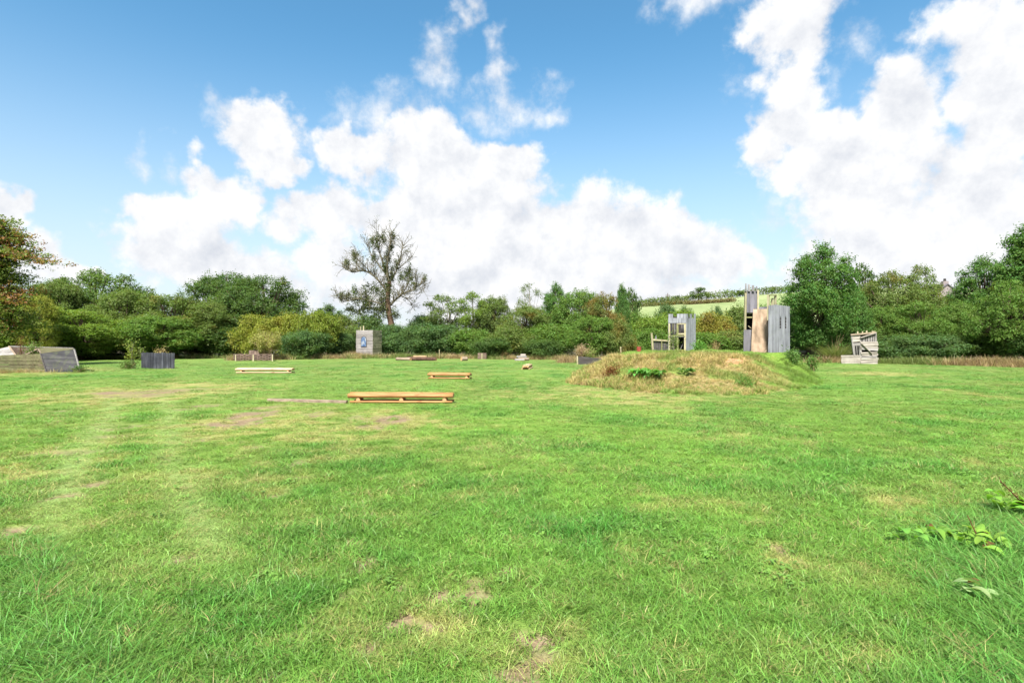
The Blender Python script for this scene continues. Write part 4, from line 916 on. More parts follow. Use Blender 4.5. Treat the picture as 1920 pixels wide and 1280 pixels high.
# ------------------------------------------------------------------ built things round the field
def slatted_hut():
    d = 56.5; W, D_, H = 1.92, 1.6, 2.72; cx = gx(690, d); T = Thing('slatted_hut', (cx, d+.4, 0), 'tall grey slatted hut with a blue arched picture', 'hut', None, R(-20))
    x0, x1, y0, y1 = -W/2, W/2, -D_/2, D_/2
    for (x, y) in ((x0+.06, y0+.08), (x1-.06, y0+.08), (x0+.06, y1-.06), (x1-.08, y1-.06)): T.local('corner_post', MB().box(x-.045, x+.045, y-.045, y+.045, -.1, H-.02), POST_CREAM)
    T.boards('slat', [(x0, y0, .02), (x1, y0, .02), (x1, y0, H), (x0, y0, H)], 24, .022, WOOD_PINK, .022, .006, ends=.02, local=True)
    T.boards('side_slat', [(x1+.004, y0+.03, .42), (x1+.004, y1, .42), (x1+.004, y1, H), (x1+.004, y0+.03, H)], 20, .022, WOOD_MOSS, .022, .006, ends=.02, local=True)
    T.boards('side_slat', [(x1+.004, y0+.03, .02), (x1+.004, y1-.62, .02), (x1+.004, y1-.62, .42), (x1+.004, y0+.03, .42)], 4, .022, WOOD_MOSS, .02, .006, local=True)
    T.boards('side_slat', [(x0-.004, y1, .02), (x0-.004, y0+.03, .02), (x0-.004, y0+.03, H), (x0-.004, y1, H)], 12, .022, WOOD_PINK, .02, .006, local=True)
    T.boards('back_slat', [(x1, y1, .02), (x0, y1, .02), (x0, y1, H), (x1, y1, H)], 12, .022, WOOD_GREY, .02, .006, local=True)
    T.local('roof_board', MB().box(x0+.03, x1-.03, y0+.03, y1-.03, H-.10, H-.06), WOOD_GREY)
    for (x, h) in ((-.52, .36), (-.18, .42)): T.local('top_post', MB().box(x-.05, x+.05, y0+.10, y0+.20, H-.5, H+h), POST_CREAM)
    T.local('door_post', MB().box(x1-.03, x1+.045, y1-.64, y1-.56, 0, .5), POST_CREAM)
    # arched picture on the front
    def arch(w, h, z0, y, t):
        pts = [(-w/2, z0), (w/2, z0)]+[(w/2*math.cos(R(a)), z0+h-w/2+w/2*math.sin(R(a))*1.1) for a in range(0, 181, 20)]
        n = len(pts); mb = MB(); mb.poly([(cx_+p[0], y, p[1]) for p in pts]+[(cx_+p[0], y+t, p[1]) for p in pts], [tuple(range(n)), tuple(range(2*n-1, n-1, -1))]+[(i, i+n, (i+1) % n+n, (i+1) % n) for i in range(n)]); return mb
    cx_ = -.05; fr = T.local('picture_frame', arch(.68, 1.08, 1.03, y0-.03, .025), WOOD_DARK)
    t = NT('blue_picture_paint'); co = t.coord(); n = t.noise(t.mapping(co, (5, 5, 2.5)), 1, 3, .5); pic = t.done(t.bsdf(t.ramp(n, [(.38, (.03, .06, .13)), (.52, (.09, .14, .24)), (.66, (.24, .27, .30))]), .5, .3))
    T.local('picture', arch(.56, .94, 1.10, y0-.045, .012), pic, parent=fr, label='faded blue and white picture in an arched frame')
slatted_hut()

def castle_low_tower():
    d0 = 33.0; bx, by = gx(1286, d0), d0; zb = top_z(bx, by); T = Thing('castle_tower', (bx, by, zb), 'low grey crenellated castle tower with open timber front', 'tower')
    L0 = (1253.5, 33.6); C0 = (1286, 33.0); R0 = (1304, 34.1)
    def fp(t, py):   # a point on the front face, t from left to right
        d = L0[1]+(C0[1]-L0[1])*t; px = L0[0]+(C0[0]-L0[0])*t; return P(px, py, d)
    def rp(t, py):
        d = C0[1]+(R0[1]-C0[1])*t; px = C0[0]+(R0[0]-C0[0])*t; return P(px, py, d)
    def slab(nm, f, t0, t1, pa, pb, th, m, off=0):
        q = [f(t0, pb), f(t1, pb), f(t1, pa), f(t0, pa)]; n = (q[1]-q[0]).cross(q[3]-q[0]).normalized(); T.add(nm, MB().slab([p+n*off for p in q], th), m)
    slab('parapet_board', fp, 0, 1, 596, 605.5, .02, BOARD_BLUE, .02)
    slab('merlon', fp, 0, .26, 588.5, 596, .02, BOARD_BLUE, .02); slab('merlon', fp, .50, .99, 588.2, 596, .02, BOARD_BLUE, .02)
    slab('side_panel', rp, .02, .52, 596.5, 659.5, .02, BOARD_BLUE, .02); slab('side_panel', rp, .525, 1, 596.5, 659, .02, BOARD_BLUE, .018)
    for a, b in ((.02, .2), (.42, .62), (.84, 1)): slab('merlon', rp, a, b, 588.2, 596.3, .02, BOARD_BLUE, .02)
    for t0, t1, m in ((0, .085, POST_CREAM), (.47, .56, POST_GREEN), (.90, .99, POST_CREAM)): slab('post', fp, t0, t1, 605.5, 661, .09, m)
    slab('lintel', fp, .5, .95, 605.7, 608, .06, POST_CREAM, .012)
    slab('floor_beam', fp, .09, .90, 628.5, 632, .07, POST_GREEN, -.012); slab('floor_beam', fp, .56, .90, 624.5, 627, .05, POST_CREAM, -.012)
    dv = Vector((.55, 1.05, 0))
    def bp(t, py): return fp(t, py)+dv*.95
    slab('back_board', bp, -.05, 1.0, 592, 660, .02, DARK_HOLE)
    for i, t in enumerate((.10, .19, .28, .37, .62, .70, .78, .86)): slab('grille_bar', lambda a, b: fp(a, b)+dv*.55, t, t+.035, 606, 628, .02, GREY_BRACE if i % 3 else POST_GREEN)
    q = [fp(0, 660)+dv*.95, fp(0, 660), fp(0, 597), fp(0, 597)+dv*.95]; T.add('side_panel', MB().slab([p+Vector((-.02, 0, 0)) for p in q], .02), BOARD_SLATE)
    T.add('floor_deck', MB().hexa([fp(.03, 632), fp(.95, 632), fp(.95, 632)+dv*.9, fp(.03, 632)+dv*.9, fp(.03, 630), fp(.95, 630), fp(.95, 630)+dv*.9, fp(.03, 630)+dv*.9]), WOOD_DARK)
    T.add('brace', MB().beam(fp(.60, 656)+dv*.3, fp(.88, 634)+dv*.3, .06, .03, (0, 1, 0)), BOARD_SLATE)
    # low fence running left from the tower
    zf = top_z(gx(1222, 33.8), 33.8); Fn = Thing('castle_fence', (gx(1238, 33.8), 33.8, zf), 'short grey fence panel with leaning pale post left of the low tower', 'fence')
    fq = lambda px, py, d=33.8: P(px, py, d)
    Fn.add('post', MB().slab([fq(1222.6, 661), fq(1226, 661), fq(1223.6, 624), fq(1220.4, 624)], .09), POST_CREAM)
    Fn.add('post', MB().slab([fq(1240, 660), fq(1241.8, 660), fq(1241.8, 639), fq(1240, 639)], .05), POST_GREEN)
    Fn.add('rail', MB().slab([fq(1224.5, 638.4), fq(1252.6, 640), fq(1252.6, 637.4), fq(1224.4, 635)], .06), POST_CREAM)
    Fn.boards('board', [fq(1225.8, 660, 33.9), fq(1253, 660, 33.9), fq(1253, 640, 33.9), fq(1225, 638.6, 33.9)], 6, .02, WOOD_DARK, .02, .006, True)
    Fn.add('spike', MB().slab([fq(1228, 636, 33.92), fq(1231.5, 636, 33.92), fq(1230.3, 628.5, 33.92), fq(1229.6, 628.5, 33.92)], .02), BOARD_SLATE)
castle_low_tower()

def castle_gatehouse():
    # tall thin tower
    d = 27.2; zb = top_z(gx(1410, d), d); T = Thing('castle_tower', (gx(1410, d), d, zb), 'tall thin castle tower with four slat merlons', 'tower'); q = lambda a, b, dd=d: P(a, b, dd)
    def sl(t_, nm, a, b, pa, pb, th, m, dd=d, slant=0.0, **k): t_.add(nm, MB().slab([q(a-slant, pb, dd), q(b-slant, pb, dd), q(b, pa, dd), q(a, pa, dd)], th), m, **k)
    sl(T, 'post', 1397, 1400.2, 544.5, 661, .09, POST_CREAM, slant=1.6); sl(T, 'post', 1420, 1423, 543.5, 661, .09, POST_CREAM)
    sl(T, 'post', 1398, 1400.5, 546, 661, .07, POST_GREEN, 27.9); sl(T, 'post', 1419.6, 1422, 546, 661, .07, POST_GREEN, 27.9)
    for a, b, t_ in ((1397.6, 1400, 531.2), (1402.6, 1406.6, 533), (1410.2, 1414.2, 534.6), (1417.8, 1420, 536.5)): sl(T, 'merlon', a, b, t_, 546, .03, GREY_BRACE, 27.14)
    sl(T, 'tower_board', 1400.3, 1406.6, 545, 586, .02, BOARD_SLATE, 27.22); sl(T, 'tower_board', 1406.8, 1413.2, 545, 586, .02, BOARD_SLATE, 27.235); sl(T, 'tower_board', 1413.4, 1419.9, 545, 579, .02, BOARD_SLATE, 27.225)
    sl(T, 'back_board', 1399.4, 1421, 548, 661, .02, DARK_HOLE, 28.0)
    T.add('side_board', MB().slab([P(1399, 661, 27.95), P(1398, 661, 27.25), P(1398.6, 546, 27.25), P(1399.4, 546, 27.95)], .02), BOARD_SLATE)
    T.add('side_board', MB().slab([P(1421.5, 661, 27.3), P(1420.6, 661, 27.95), P(1420.8, 546, 27.95), P(1421.9, 546, 27.3)], .02), BOARD_SLATE)
    sl(T, 'cross_bar', 1399, 1421, 586.2, 589, .06, POST_GREEN, 27.3); sl(T, 'cross_bar', 1398.5, 1421, 593.5, 596, .06, POST_GREEN, 27.32)
    sl(T, 'lower_board', 1394.6, 1409, 618, 660.5, .02, BOARD_SLATE, 27.12, .4)
    T.add('loose_stick', MB().beam(P(1403, 611, 27.4), P(1409, 616, 27.4), .04, .03, (0, 1, 0)), POST_CREAM)
    # curtain wall with the bare plywood door leaning on it
    zw = top_z(gx(1431, 27.3), 27.3); W = Thing('castle_wall', (gx(1431, 27.3), 27.3, zw), 'grey board wall between the tall tower and the arched-window box', 'wall')
    sl(W, 'board', 1423.3, 1432, 575.5, 661, .02, BOARD_SLATE, 27.35); sl(W, 'board', 1432.2, 1442, 575, 661, .02, BOARD_SLATE, 27.36)
    dm = MB().slab([P(1408, 661.5, 26.5), P(1438.6, 665.5, 26.25), P(1441, 579, 26.95), P(1412.2, 579.5, 27.08)], .02); base = P(1423, 664, 26.4)
    dm.v = [tuple(Vector(v)-base) for v in dm.v]; o = dm.build('plywood_sheet', PLY_BROWN); o.location = base; tag(o, 'bare brown plywood sheet leaning between the castle towers', 'sheet')
    # right-hand box with arched windows
    A, Bq = (1441, 25.7), (1481, 26.6)
    def fp(t, py, back=0.0): return P(A[0]+(Bq[0]-A[0])*t, py, A[1]+(Bq[1]-A[1])*t)+Vector((.35, .75, 0))*back
    B = Thing('castle_box', tuple(fp(.5, 665)), 'pale blue grey castle box with two arched windows', 'tower'); B.root.location.z = top_z(gx(1460, 26.1), 26.1); B.loc = Vector(B.root.location)
    B.add('narrow_board', MB().slab([fp(0, 668.5), fp(.17, 668), fp(.17, 572), fp(.02, 572.6)], .02), BOARD_BLUE); B.add('narrow_board', MB().slab([fp(.18, 668)+Vector((0, -.012, 0)), fp(.295, 667.6)+Vector((0, -.012, 0)), fp(.295, 571.5)+Vector((0, -.012, 0)), fp(.18, 571.8)+Vector((0, -.012, 0))], .02), BOARD_BLUE)
    # main panel, with real lancet openings cut through
    t0, t1 = .30, 1.0; ho = [(.52, .60), (.77, .85)]; pt, pb = 593, 615.5
    def cell(a, b, ya, yb): B.add('front_board', MB().slab([fp(a, yb), fp(b, yb), fp(b, ya), fp(a, ya)], .02), BOARD_BLUE)
    mbp = MB(); topl = lambda t: 570.8+3.6*(t-t0)/(t1-t0)
    xs_ = [t0, ho[0][0], ho[0][1], ho[1][0], ho[1][1], t1]
    for i in range(5):
        a, b = xs_[i], xs_[i+1]; hole = i in (1, 3)
        if not hole: mbp.slab([fp(a, 660.5), fp(b, 660.5), fp(b, topl(b)), fp(a, topl(a))], .02)
        else:
            m = (a+b)/2; mbp.slab([fp(a, 660.5), fp(b, 660.5), fp(b, pb), fp(a, pb)], .02)
            mbp.slab([fp(a, pt+5), fp(m, pt-1), fp(m, topl(m)), fp(a, topl(a))], .02); mbp.slab([fp(m, pt-1), fp(b, pt+5), fp(b, topl(b)), fp(m, topl(m))], .02)
    fb = B.add('front_panel', mbp, BOARD_BLUE)
    for (a, b) in ho: B.add('window_backing', MB().slab([fp(a-.02, pb+1, .06), fp(b+.02, pb+1, .06), fp(b+.02, pt-3, .06), fp(a-.02, pt-3, .06)], .01), DARK_HOLE, parent=fb)  # dark sheet gives the openings their shade by colour
    for (a, b) in ho:
        for yy in (600, 606, 611): B.add('glazing_bar', MB().slab([fp(a, yy+.7, .02), fp(b, yy+.7, .02), fp(b, yy, .02), fp(a, yy, .02)], .01), BOARD_BLUE, parent=fb)
    for a, b in ((.31, .42), (.90, .99)): B.add('leg', MB().slab([fp(a, 668-a*3, .03), fp(b, 668-b*3, .03), fp(b, 660, .03), fp(a, 660, .03)], .06), POST_CREAM)
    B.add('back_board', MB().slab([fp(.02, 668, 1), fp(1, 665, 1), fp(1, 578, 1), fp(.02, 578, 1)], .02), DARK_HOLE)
    B.add('side_board', MB().slab([fp(1, 664), fp(1, 664, 1), fp(1, 578, 1), fp(1, 574.6)], .02), BOARD_SLATE); B.add('side_board', MB().slab([fp(0, 667, 1), fp(0, 667, .03), fp(.01, 573, .03), fp(.01, 578, 1)], .02), BOARD_SLATE)
    for a, b, tp, k in ((-.02, .06, 552, .12), (.17, .24, 557.5, .5), (.31, .385, 551, .5)): B.add('top_post', MB().slab([fp(a, 600, k), fp(b, 600, k), fp(b, tp, k), fp(a, tp, k)], .06), POST_CREAM)
    B.add('top_rail', MB().beam(fp(.02, 553, .1), fp(.36, 552.5, .52), .05, .05), POST_GREEN)
    for i, (a, b, c, e) in enumerate(((1433, 1436.5, 663, 656), (1437, 1438.8, 667, 648))):
        mb = MB().beam(P(a, c, 25.9), P(b+.6, e, 26.2), .09, .02, (0, -1, 0)); b0 = P(a, c, 25.9); mb.v = [tuple(Vector(v)-b0) for v in mb.v]; o = mb.build('scrap_board', (PLY_BROWN, OLD_BEAM)[i]); o.location = b0
        tag(o, ('short scrap board at the foot of the brown plywood sheet', 'taller scrap board leaning between plywood sheet and castle box')[i], 'board')
castle_gatehouse()

def small_pyramid():
    d = 36; b = P(1359.5, 658.5, d); b.z = top_z(b.x, d)-.02; T = Thing('wooden_pyramid', tuple(b), 'small grey wooden pyramid between the castle towers', 'pyramid'); h = .42; w = .2
    c = [Vector((-w, -w*.8, 0)), Vector((w, -w*.8, 0)), Vector((w, w*.8, 0)), Vector((-w, w*.8, 0))]; ap = Vector((-.04, 0, h))
    for i in range(4):
        a, e = c[i], c[(i+1) % 4]; n = (e-a).cross(ap-a).normalized()*-.02; T.local('panel', MB().poly([a, e, ap, a+n, e+n, ap+n], [(0, 1, 2), (5, 4, 3), (0, 3, 4, 1), (1, 4, 5, 2), (2, 5, 3, 0)]), WOOD_CREAM if i == 0 else WOOD_GREY)
small_pyramid()

def plank_shed():
    d = 40.4; T = Thing('plank_shed', (gx(1620, d), d, 0), 'ruined bleached plank shed leaning left beside the right wood', 'shed'); q = lambda a, b, o=0.0: P(a, b, d+o)
    T.boards('low_plank', [q(1577.5, 682.5), q(1617, 682.5), q(1616, 665.5), q(1578, 665.5)], 5, .03, WOOD_CREAM, .018, .008, ends=.03)
    T.boards('wall_plank', [q(1615, 682.5, -.04), q(1646.3, 682, -.04), q(1646, 640, -.04), q(1614.5, 640, -.04)], 11, .03, WOOD_CREAM, .02, .022, ends=.06, proud=.02, skip=(3, 6))
    T.boards('wall_plank', [q(1616, 655.3, -.06), q(1646, 658, -.06), q(1646, 653.5, -.06), q(1616, 650.5, -.06)], 1, .03, WOOD_PINK, .01, .02)
    T.boards('wall_plank', [q(1616, 672, -.06), q(1644, 669.6, -.06), q(1644, 666, -.06), q(1616, 668, -.06)], 1, .03, WOOD_PINK, .01, .02)
    T.add('brace', MB().beam(q(1615.5, 644, -.12), q(1636, 664, -.12), .14, .03, (0, -1, 0)), WOOD_CREAM)
    T.add('corner_post', MB().slab([q(1600.8, 666, -.02), q(1603, 666, -.02), q(1598, 626, -.02), q(1595.4, 626, -.02)], .08), WOOD_PINK); T.add('corner_post', MB().slab([q(1613.6, 682), q(1616, 682), q(1615, 634), q(1612.6, 634)], .08), WOOD_PINK)
    T.add('corner_post', MB().slab([q(1643, 682, .03), q(1645.6, 682, .03), q(1643.6, 623, .03), q(1641.4, 623, .03)], .08), WOOD_PINK)
    T.add('roof_beam', MB().beam(q(1595, 627.4, -.05), q(1643, 623.2, -.05), .08, .10, (0, -1, 0)), OLD_BEAM); T.add('roof_beam', MB().beam(q(1613, 633, -.08), q(1642.6, 623.6, -.08), .09, .06, (0, -1, 0)), WOOD_CREAM)
    T.boards('upper_board', [q(1597, 641), q(1613, 640), q(1613, 629.5), q(1596, 629.5)], 2, .025, WOOD_CREAM, .01, .015); T.boards('upper_board', [q(1599, 648.4), q(1614, 648), q(1613.4, 642.4), q(1598.4, 643)], 1, .025, WOOD_PINK, .01, .01)
    T.boards('vertical_slat', [q(1617, 641, .03), q(1642.5, 641, .03), q(1642, 626, .03), q(1617, 631.5, .03)], 8, .025, WOOD_PINK, .05, .008, True, ends=.03)
    T.boards('window_slat', [q(1602, 666, .02), q(1613, 666, .02), q(1613, 648.6, .02), q(1600, 648.6, .02)], 3, .025, WOOD_GREY, .11, .015, True)
    for i, (a, h) in enumerate(((1607.5, 621), (1616.6, 621), (1624, 619.5), (1635, 620.4))): T.add('roof_stub', MB().slab([q(a, 627, .1), q(a+(2, 1.8, 2.6, 6)[i], 627, .1), q(a+(2, 1.8, 2.6, 6)[i], h, .1), q(a, h, .1)], .06), POST_CREAM)
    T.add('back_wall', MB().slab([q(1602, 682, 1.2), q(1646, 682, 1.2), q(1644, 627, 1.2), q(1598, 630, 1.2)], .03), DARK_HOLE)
    T.add('side_wall', MB().slab([q(1644.8, 682, .08), q(1644.6, 682, 1.2), q(1642.6, 626, 1.2), q(1642.6, 624, .08)], .03), WOOD_GREY)
    T.add('roof', MB().hexa([q(1597, 629, .03), q(1642, 625.5, .03), q(1641, 627.5, 1.2), q(1599, 630.5, 1.2), q(1597, 627.8, .03), q(1642, 624.3, .03), q(1641, 626.3, 1.2), q(1599, 629.3, 1.2)]), WOOD_GREY)
plank_shed()

def sleeper_wall():
    d = 47.5; T = Thing('sleeper_wall', (gx(1514, d), d, 0), 'low mossy wall of stacked old sleepers right of the castle', 'wall'); q = lambda a, b, o=0.0: P(a, b, d+o); T.loc = Vector((gx(1514, d), d, 0))
    rows = [(1492, 1536, 674, 670), (1491, 1538, 670, 665.6), (1490.5, 1512, 665.4, 661.2), (1513, 1540, 665.4, 660.8), (1491, 1511, 660.8, 656.4), (1511.6, 1536, 660.6, 656), (1492, 1536, 656, 649.6)]
    for i, (a, b, lo, hi) in enumerate(rows): T.add('sleeper', MB().slab([q(a, lo, -.02*(i % 2)), q(b, lo, -.02*(i % 2)), q(b, hi+.3, -.02*(i % 2)), q(a, hi+.3, -.02*(i % 2))], .26), (WOOD_OLIVE, WOOD_GREY, WOOD_BROWN)[i % 3], False, .015)
    s = Thing('red_stones', (gx(1490, 46.6), 46.6, 0), 'few reddish rubble stones at the left foot of the sleeper wall', 'rubble'); rng = np.random.default_rng(4); RM = plain_mat('red_stone', (.20, .09, .06), (.34, .19, .14), 9)
    for i in range(5):
        c = Vector((gx(1488+i*2.4, 46.6), 46.6+rng.normal()*.1, .08+.10*(i % 2))); r = .10; mb = MB(); v = [c+Vector(p)*r*rng.uniform(.8, 1.3) for p in ((1,0,0),(0,1,0),(-1,0,0),(0,-1,0),(0,0,.8),(0,0,-.8))]; mb.poly(v, [(0,1,4),(1,2,4),(2,3,4),(3,0,4),(1,0,5),(2,1,5),(3,2,5),(0,3,5)]); s.add('stone', mb, RM)
sleeper_wall()

def boat_hull():
    T = Thing('boat_hull', (-25.4, 31.2, 0), 'wooden boat hull hide with a charcoal end panel at the left edge', 'hull')
    z0 = -.03
    A0, A1 = Vector((gx(-60, 33.4), 33.4, z0)), P(88, 697, 29.7); A1.z = z0; A2 = P(76.5, 662.5, 30.15); A3 = P(-60, 668, 33.5)
    T.boards('side_plank', [A0, A1, A2, A3], 5, .04, WOOD_OLIVE, .02, .012, ends=.02, proud=.015)
    B0 = A1+Vector((.03, 0, 0)); B1 = P(150.5, 697.5, 29.6); B1.z = z0; B2 = P(138.5, 654.8, 30.5); B3 = P(77.5, 662.5, 30.12)
    T.add('end_panel', MB().slab([B0, B1, B2, B3], .03), PANEL_DARK, label='charcoal painted end panel of the hull')
    T.add('edge_strip', MB().beam(B1+Vector((.02, 0, 0)), B2+Vector((.02, 0, 0)), .05, .05, (0, -1, 0)), WOOD_GREY); T.add('edge_strip', MB().beam(A1+Vector((.0, -.02, 0)), A2+Vector((.0, -.02, 0)), .05, .04, (0, -1, 0)), WOOD_DARK)
    C2 = P(70, 650.8, 32.2); D2 = P(18, 649, 33.8)
    T.add('deck_board', MB().slab([B3+Vector((0, 0, .012)), B2+Vector((0, 0, .012)), P(138, 653, 31.4), C2], .03), WOOD_OLIVE)
    T.add('back_wall', MB().slab([P(138, 690, 31.5), P(18, 684, 34.4), D2, P(138, 653.2, 31.45)], .03), WOOD_BROWN)
    T.boards('bow_plank', [P(-40, 672, 33.3), P(30, 670, 32.9), P(17.5, 649.5, 33.75), P(-40, 662, 34.2)], 4, .03, WOOD_GREY, .015, .01, proud=.008)
    T.add('gunwale', MB().beam(P(17, 649, 33.75), P(30, 666.5, 32.8), .07, .05, (0, -1, 0)), OLD_BEAM); T.add('gunwale', MB().beam(P(45, 666.5, 31.2), P(70, 654.5, 31.5), .10, .05, (0, -1, 0)), OLD_BEAM)
    T.add('gunwale', MB().beam(D2, P(138, 652.6, 31.45), .06, .06, (0, -1, 0)), WOOD_GREY); T.add('gunwale', MB().beam(P(70, 652.5, 31.9), P(77, 662, 30.3), .06, .05, (0, -1, 0)), OLD_BEAM)
boat_hull()

def barrier():
    d = 33.3; T = Thing('curved_barrier', (gx(296, d), d, 0), 'charcoal streaked curved barrier standing on the grass', 'barrier'); n = 9; Rr = 2.1; hw = .98; h = .94
    pts = []
    for i in range(n+1):
        t = -1+2*i/n; a = math.asin(hw*t/Rr)*1.0; pts.append(Vector((hw*t, -(math.cos(a)-math.cos(math.asin(hw/Rr)))*Rr, 0)))
    for i in range(n):
        a, b = pts[i], pts[i+1]; hh = h+random.uniform(-.015, .015); T.local('stave', MB().slab([a+Vector((.004, 0, -.05)), b+Vector((-.004, 0, -.05)), b+Vector((-.004, 0, hh)), a+Vector((.004, 0, hh))], .035), BARRIER)
    T.local('back_rail', MB().box(-hw+.05, hw-.05, .06, .12, .5, .58), WOOD_DARK)
barrier()

def wattle_pen():
    d = 46.5; T = Thing('wattle_pen', (gx(475, d), d, 0), 'low brown wattle pen with three posts beside the yellow shrub', 'pen'); q = lambda a, b, o=0.0: P(a, b, d+o)
    for a in (440.5, 473.5, 509.5): T.add('post', MB().slab([q(a, 678.5, -.08), q(a+2.3, 678.5, -.08), q(a+2.1, 664.5, -.08), q(a+.2, 664.5, -.08)], .09), POST_CREAM)
    rng = np.random.default_rng(6)
    for i in range(6):
        z = .08+i*.088; pts = [Vector((gx(438+k*5.2, d), d+.05*(-1)**(k+i), z+rng.normal()*.015)) for k in range(15)]; T.add('wattle_rod', MB().tube(pts, .04, 5), WOOD_BROWN)
    for (a, b) in ((439, 1.6), (512, 1.6)): T.add('side_rail', MB().beam(P(a, 668, d), P(a+(6 if a < 450 else -2), 667, d+b), .3, .04), WOOD_BROWN)
    C = Thing('wooden_crate', (gx(476, 48.6), 48.6, 0), 'dark brown crate standing behind the wattle pen', 'crate'); r = lambda a, b, o=0.0: P(a, b, 48.6+o)
    C.boards('board', [r(467, 675), r(486, 675), r(486, 656.5), r(467, 656.5)], 4, .03, WOOD_BROWN, .02, .01, True); C.boards('board', [r(486, 675), r(486, 675, .8), r(486, 656.5, .8), r(486, 656.5)], 3, .03, WOOD_BROWN, .02, .01)
    C.boards('board', [r(467, 675, .8), r(467, 675), r(467, 656.5), r(467, 656.5, .8)], 3, .03, WOOD_BROWN, .02, .01)
wattle_pen()

def small_crate():
    d = 51; T = Thing('wooden_crate', (gx(905, d), d, 0), 'brown slatted crate with a pale post by the middle hedge', 'crate'); q = lambda a, b, o=0.0: P(a, b, d+o)
    T.boards('board', [q(896, 673), q(912, 673), q(912, 661.5), q(896, 661.5)], 4, .03, WOOD_BROWN, .03, .012); T.boards('board', [q(912, 673), q(912, 673, .7), q(912, 661.5, .7), q(912, 661.5)], 4, .03, WOOD_BROWN, .03, .012); T.boards('board', [q(896, 673, .7), q(896, 673), q(896, 661.5), q(896, 661.5, .7)], 4, .03, WOOD_BROWN, .03, .012)
    T.add('post', MB().slab([q(903, 673, -.08), q(904.4, 673, -.08), q(904.4, 662, -.08), q(903, 662, -.08)], .05), POST_CREAM)
small_crate()
def stake(px, py0, py1, d, label, w=1.5):
    b = P(px, py0, d); mb = MB().slab([P(px, py0+1, d)-b, P(px+w, py0+1, d)-b, P(px+w*.9, py1, d)-b, P(px+w*.1, py1, d)-b], w/F*d); o = mb.build('fence_stake', POST_CREAM); o.location = b; tag(o, label, 'stake')
stake(823, 671, 655, 53, 'thin pale stake right of the dark rotten log'); stake(1163, 664, 650, 40, 'pale stake behind the left shoulder of the mound', 2.0)

def collapsed_hide():
    d = 39.6; T = Thing('collapsed_hide', (gx(1108, d), d, 0), 'low dark collapsed board hide left of the mound', 'hide'); q = lambda a, b, o=0.0: P(a, b, d+o)
    T.add('post', MB().slab([q(1081.6, 683, -.06), q(1084, 683, -.06), q(1083.6, 667, -.06), q(1081.4, 667, -.06)], .09), POST_CREAM)
    T.boards('board', [q(1084, 683), q(1127, 683), q(1125, 671.5), q(1084, 667.6)], 4, .03, WOOD_DARK, .012, .01, ends=.03)
    T.add('sloping_board', MB().slab([q(1127, 682, -.1), q(1142, 682.5, -.1), q(1129, 671.8, .2), q(1121, 671.8, .2)], .03), WOOD_DARK); T.add('edge_board', MB().beam(q(1128.5, 671.6, -.08), q(1143, 682, -.14), .06, .04, (0, -1, 0)), WOOD_GREY)
    T.boards('rear_board', [q(1084, 680, 1.1), q(1127, 680, 1.1), q(1125, 671, 1.1), q(1084, 668, 1.1)], 3, .03, WOOD_BROWN, .012, .01)
collapsed_hide()

def red_drum():
    d = 27.3; x = gx(1198, d); z = top_z(x, d); T = Thing('red_drum', (x, d, z), 'small faded red drum on the left shoulder of the mound', 'drum')
    T.local('body', MB().tube([(0, 0, -.02+.028*i) for i in range(10)], [.105 if i not in (3, 6) else .113 for i in range(10)], 16), BARREL_RED, True); T.local('rim', MB().tube([(0, 0, .225), (0, 0, .245)], [.112, .112], 16), BARREL_RED, True)
red_drum()

# ------------------------------------------------------------------ hillside: hedges, pole, far trees, house
def hedge(name, pts, w, h, col, label, seed, n, L_=.5, autumn=0.0):
    rng = np.random.default_rng(seed); c = []
    for k in range(n):
        t = rng.random()*(len(pts)-1); i = int(t); a = Vector(pts[i]).lerp(Vector(pts[i+1]), t-i); hh = h*(.6+.6*float(fbm(np.array([a.x*.15]), np.array([a.y*.15]), seed)[0])*1.3)
        c.append((a.x+rng.normal()*w*.4, a.y+rng.normal()*w*.4, a.z+abs(rng.random()**.7)*hh))
    T = empty(name, pts[0], label, 'hedge'); o = obj('foliage', foliage_mesh('foliage', [leaf_cloud(rng, np.array(c), .35, 6, L_)]), T); o.location = -Vector(pts[0]); o.color = tuple(col)+(1,); o['autumn'] = autumn
def on_hill(px, d): x = gx(px, d); return (x, d, float(hill_h(np.array([x]), np.array([float(d)]))[0]))
hedge('hilltop_hedge', [on_hill(p, 205) for p in (1150, 1230, 1320, 1400, 1480, 1560)], 2.2, 2.2, G_OLIVE, 'olive hedge along the skyline of the pasture', 91, 1500, .55, .2)
hedge('bracken_bank', [on_hill(p, 182) for p in (1290, 1330, 1375)], 2.0, .6, (.15, .115, .06), 'brown bracken bank running across the pasture below the hedge', 92, 600, .45, .3)
hedge('hill_hedge', [on_hill(p, 186) for p in (1170, 1220, 1260, 1290)], 2.0, .9, (.12, .125, .05), 'low brownish hedge on the left of the pasture', 93, 520, .45, .4)
hedge('hill_hedge', [on_hill(p, 120) for p in (1200, 1260, 1330, 1400, 1460)], 3.0, 2.2, G_MID, 'green hedge at the foot of the pasture above the scrub', 94, 1000, .45, .15)
HT = 'small trees on the hill skyline'
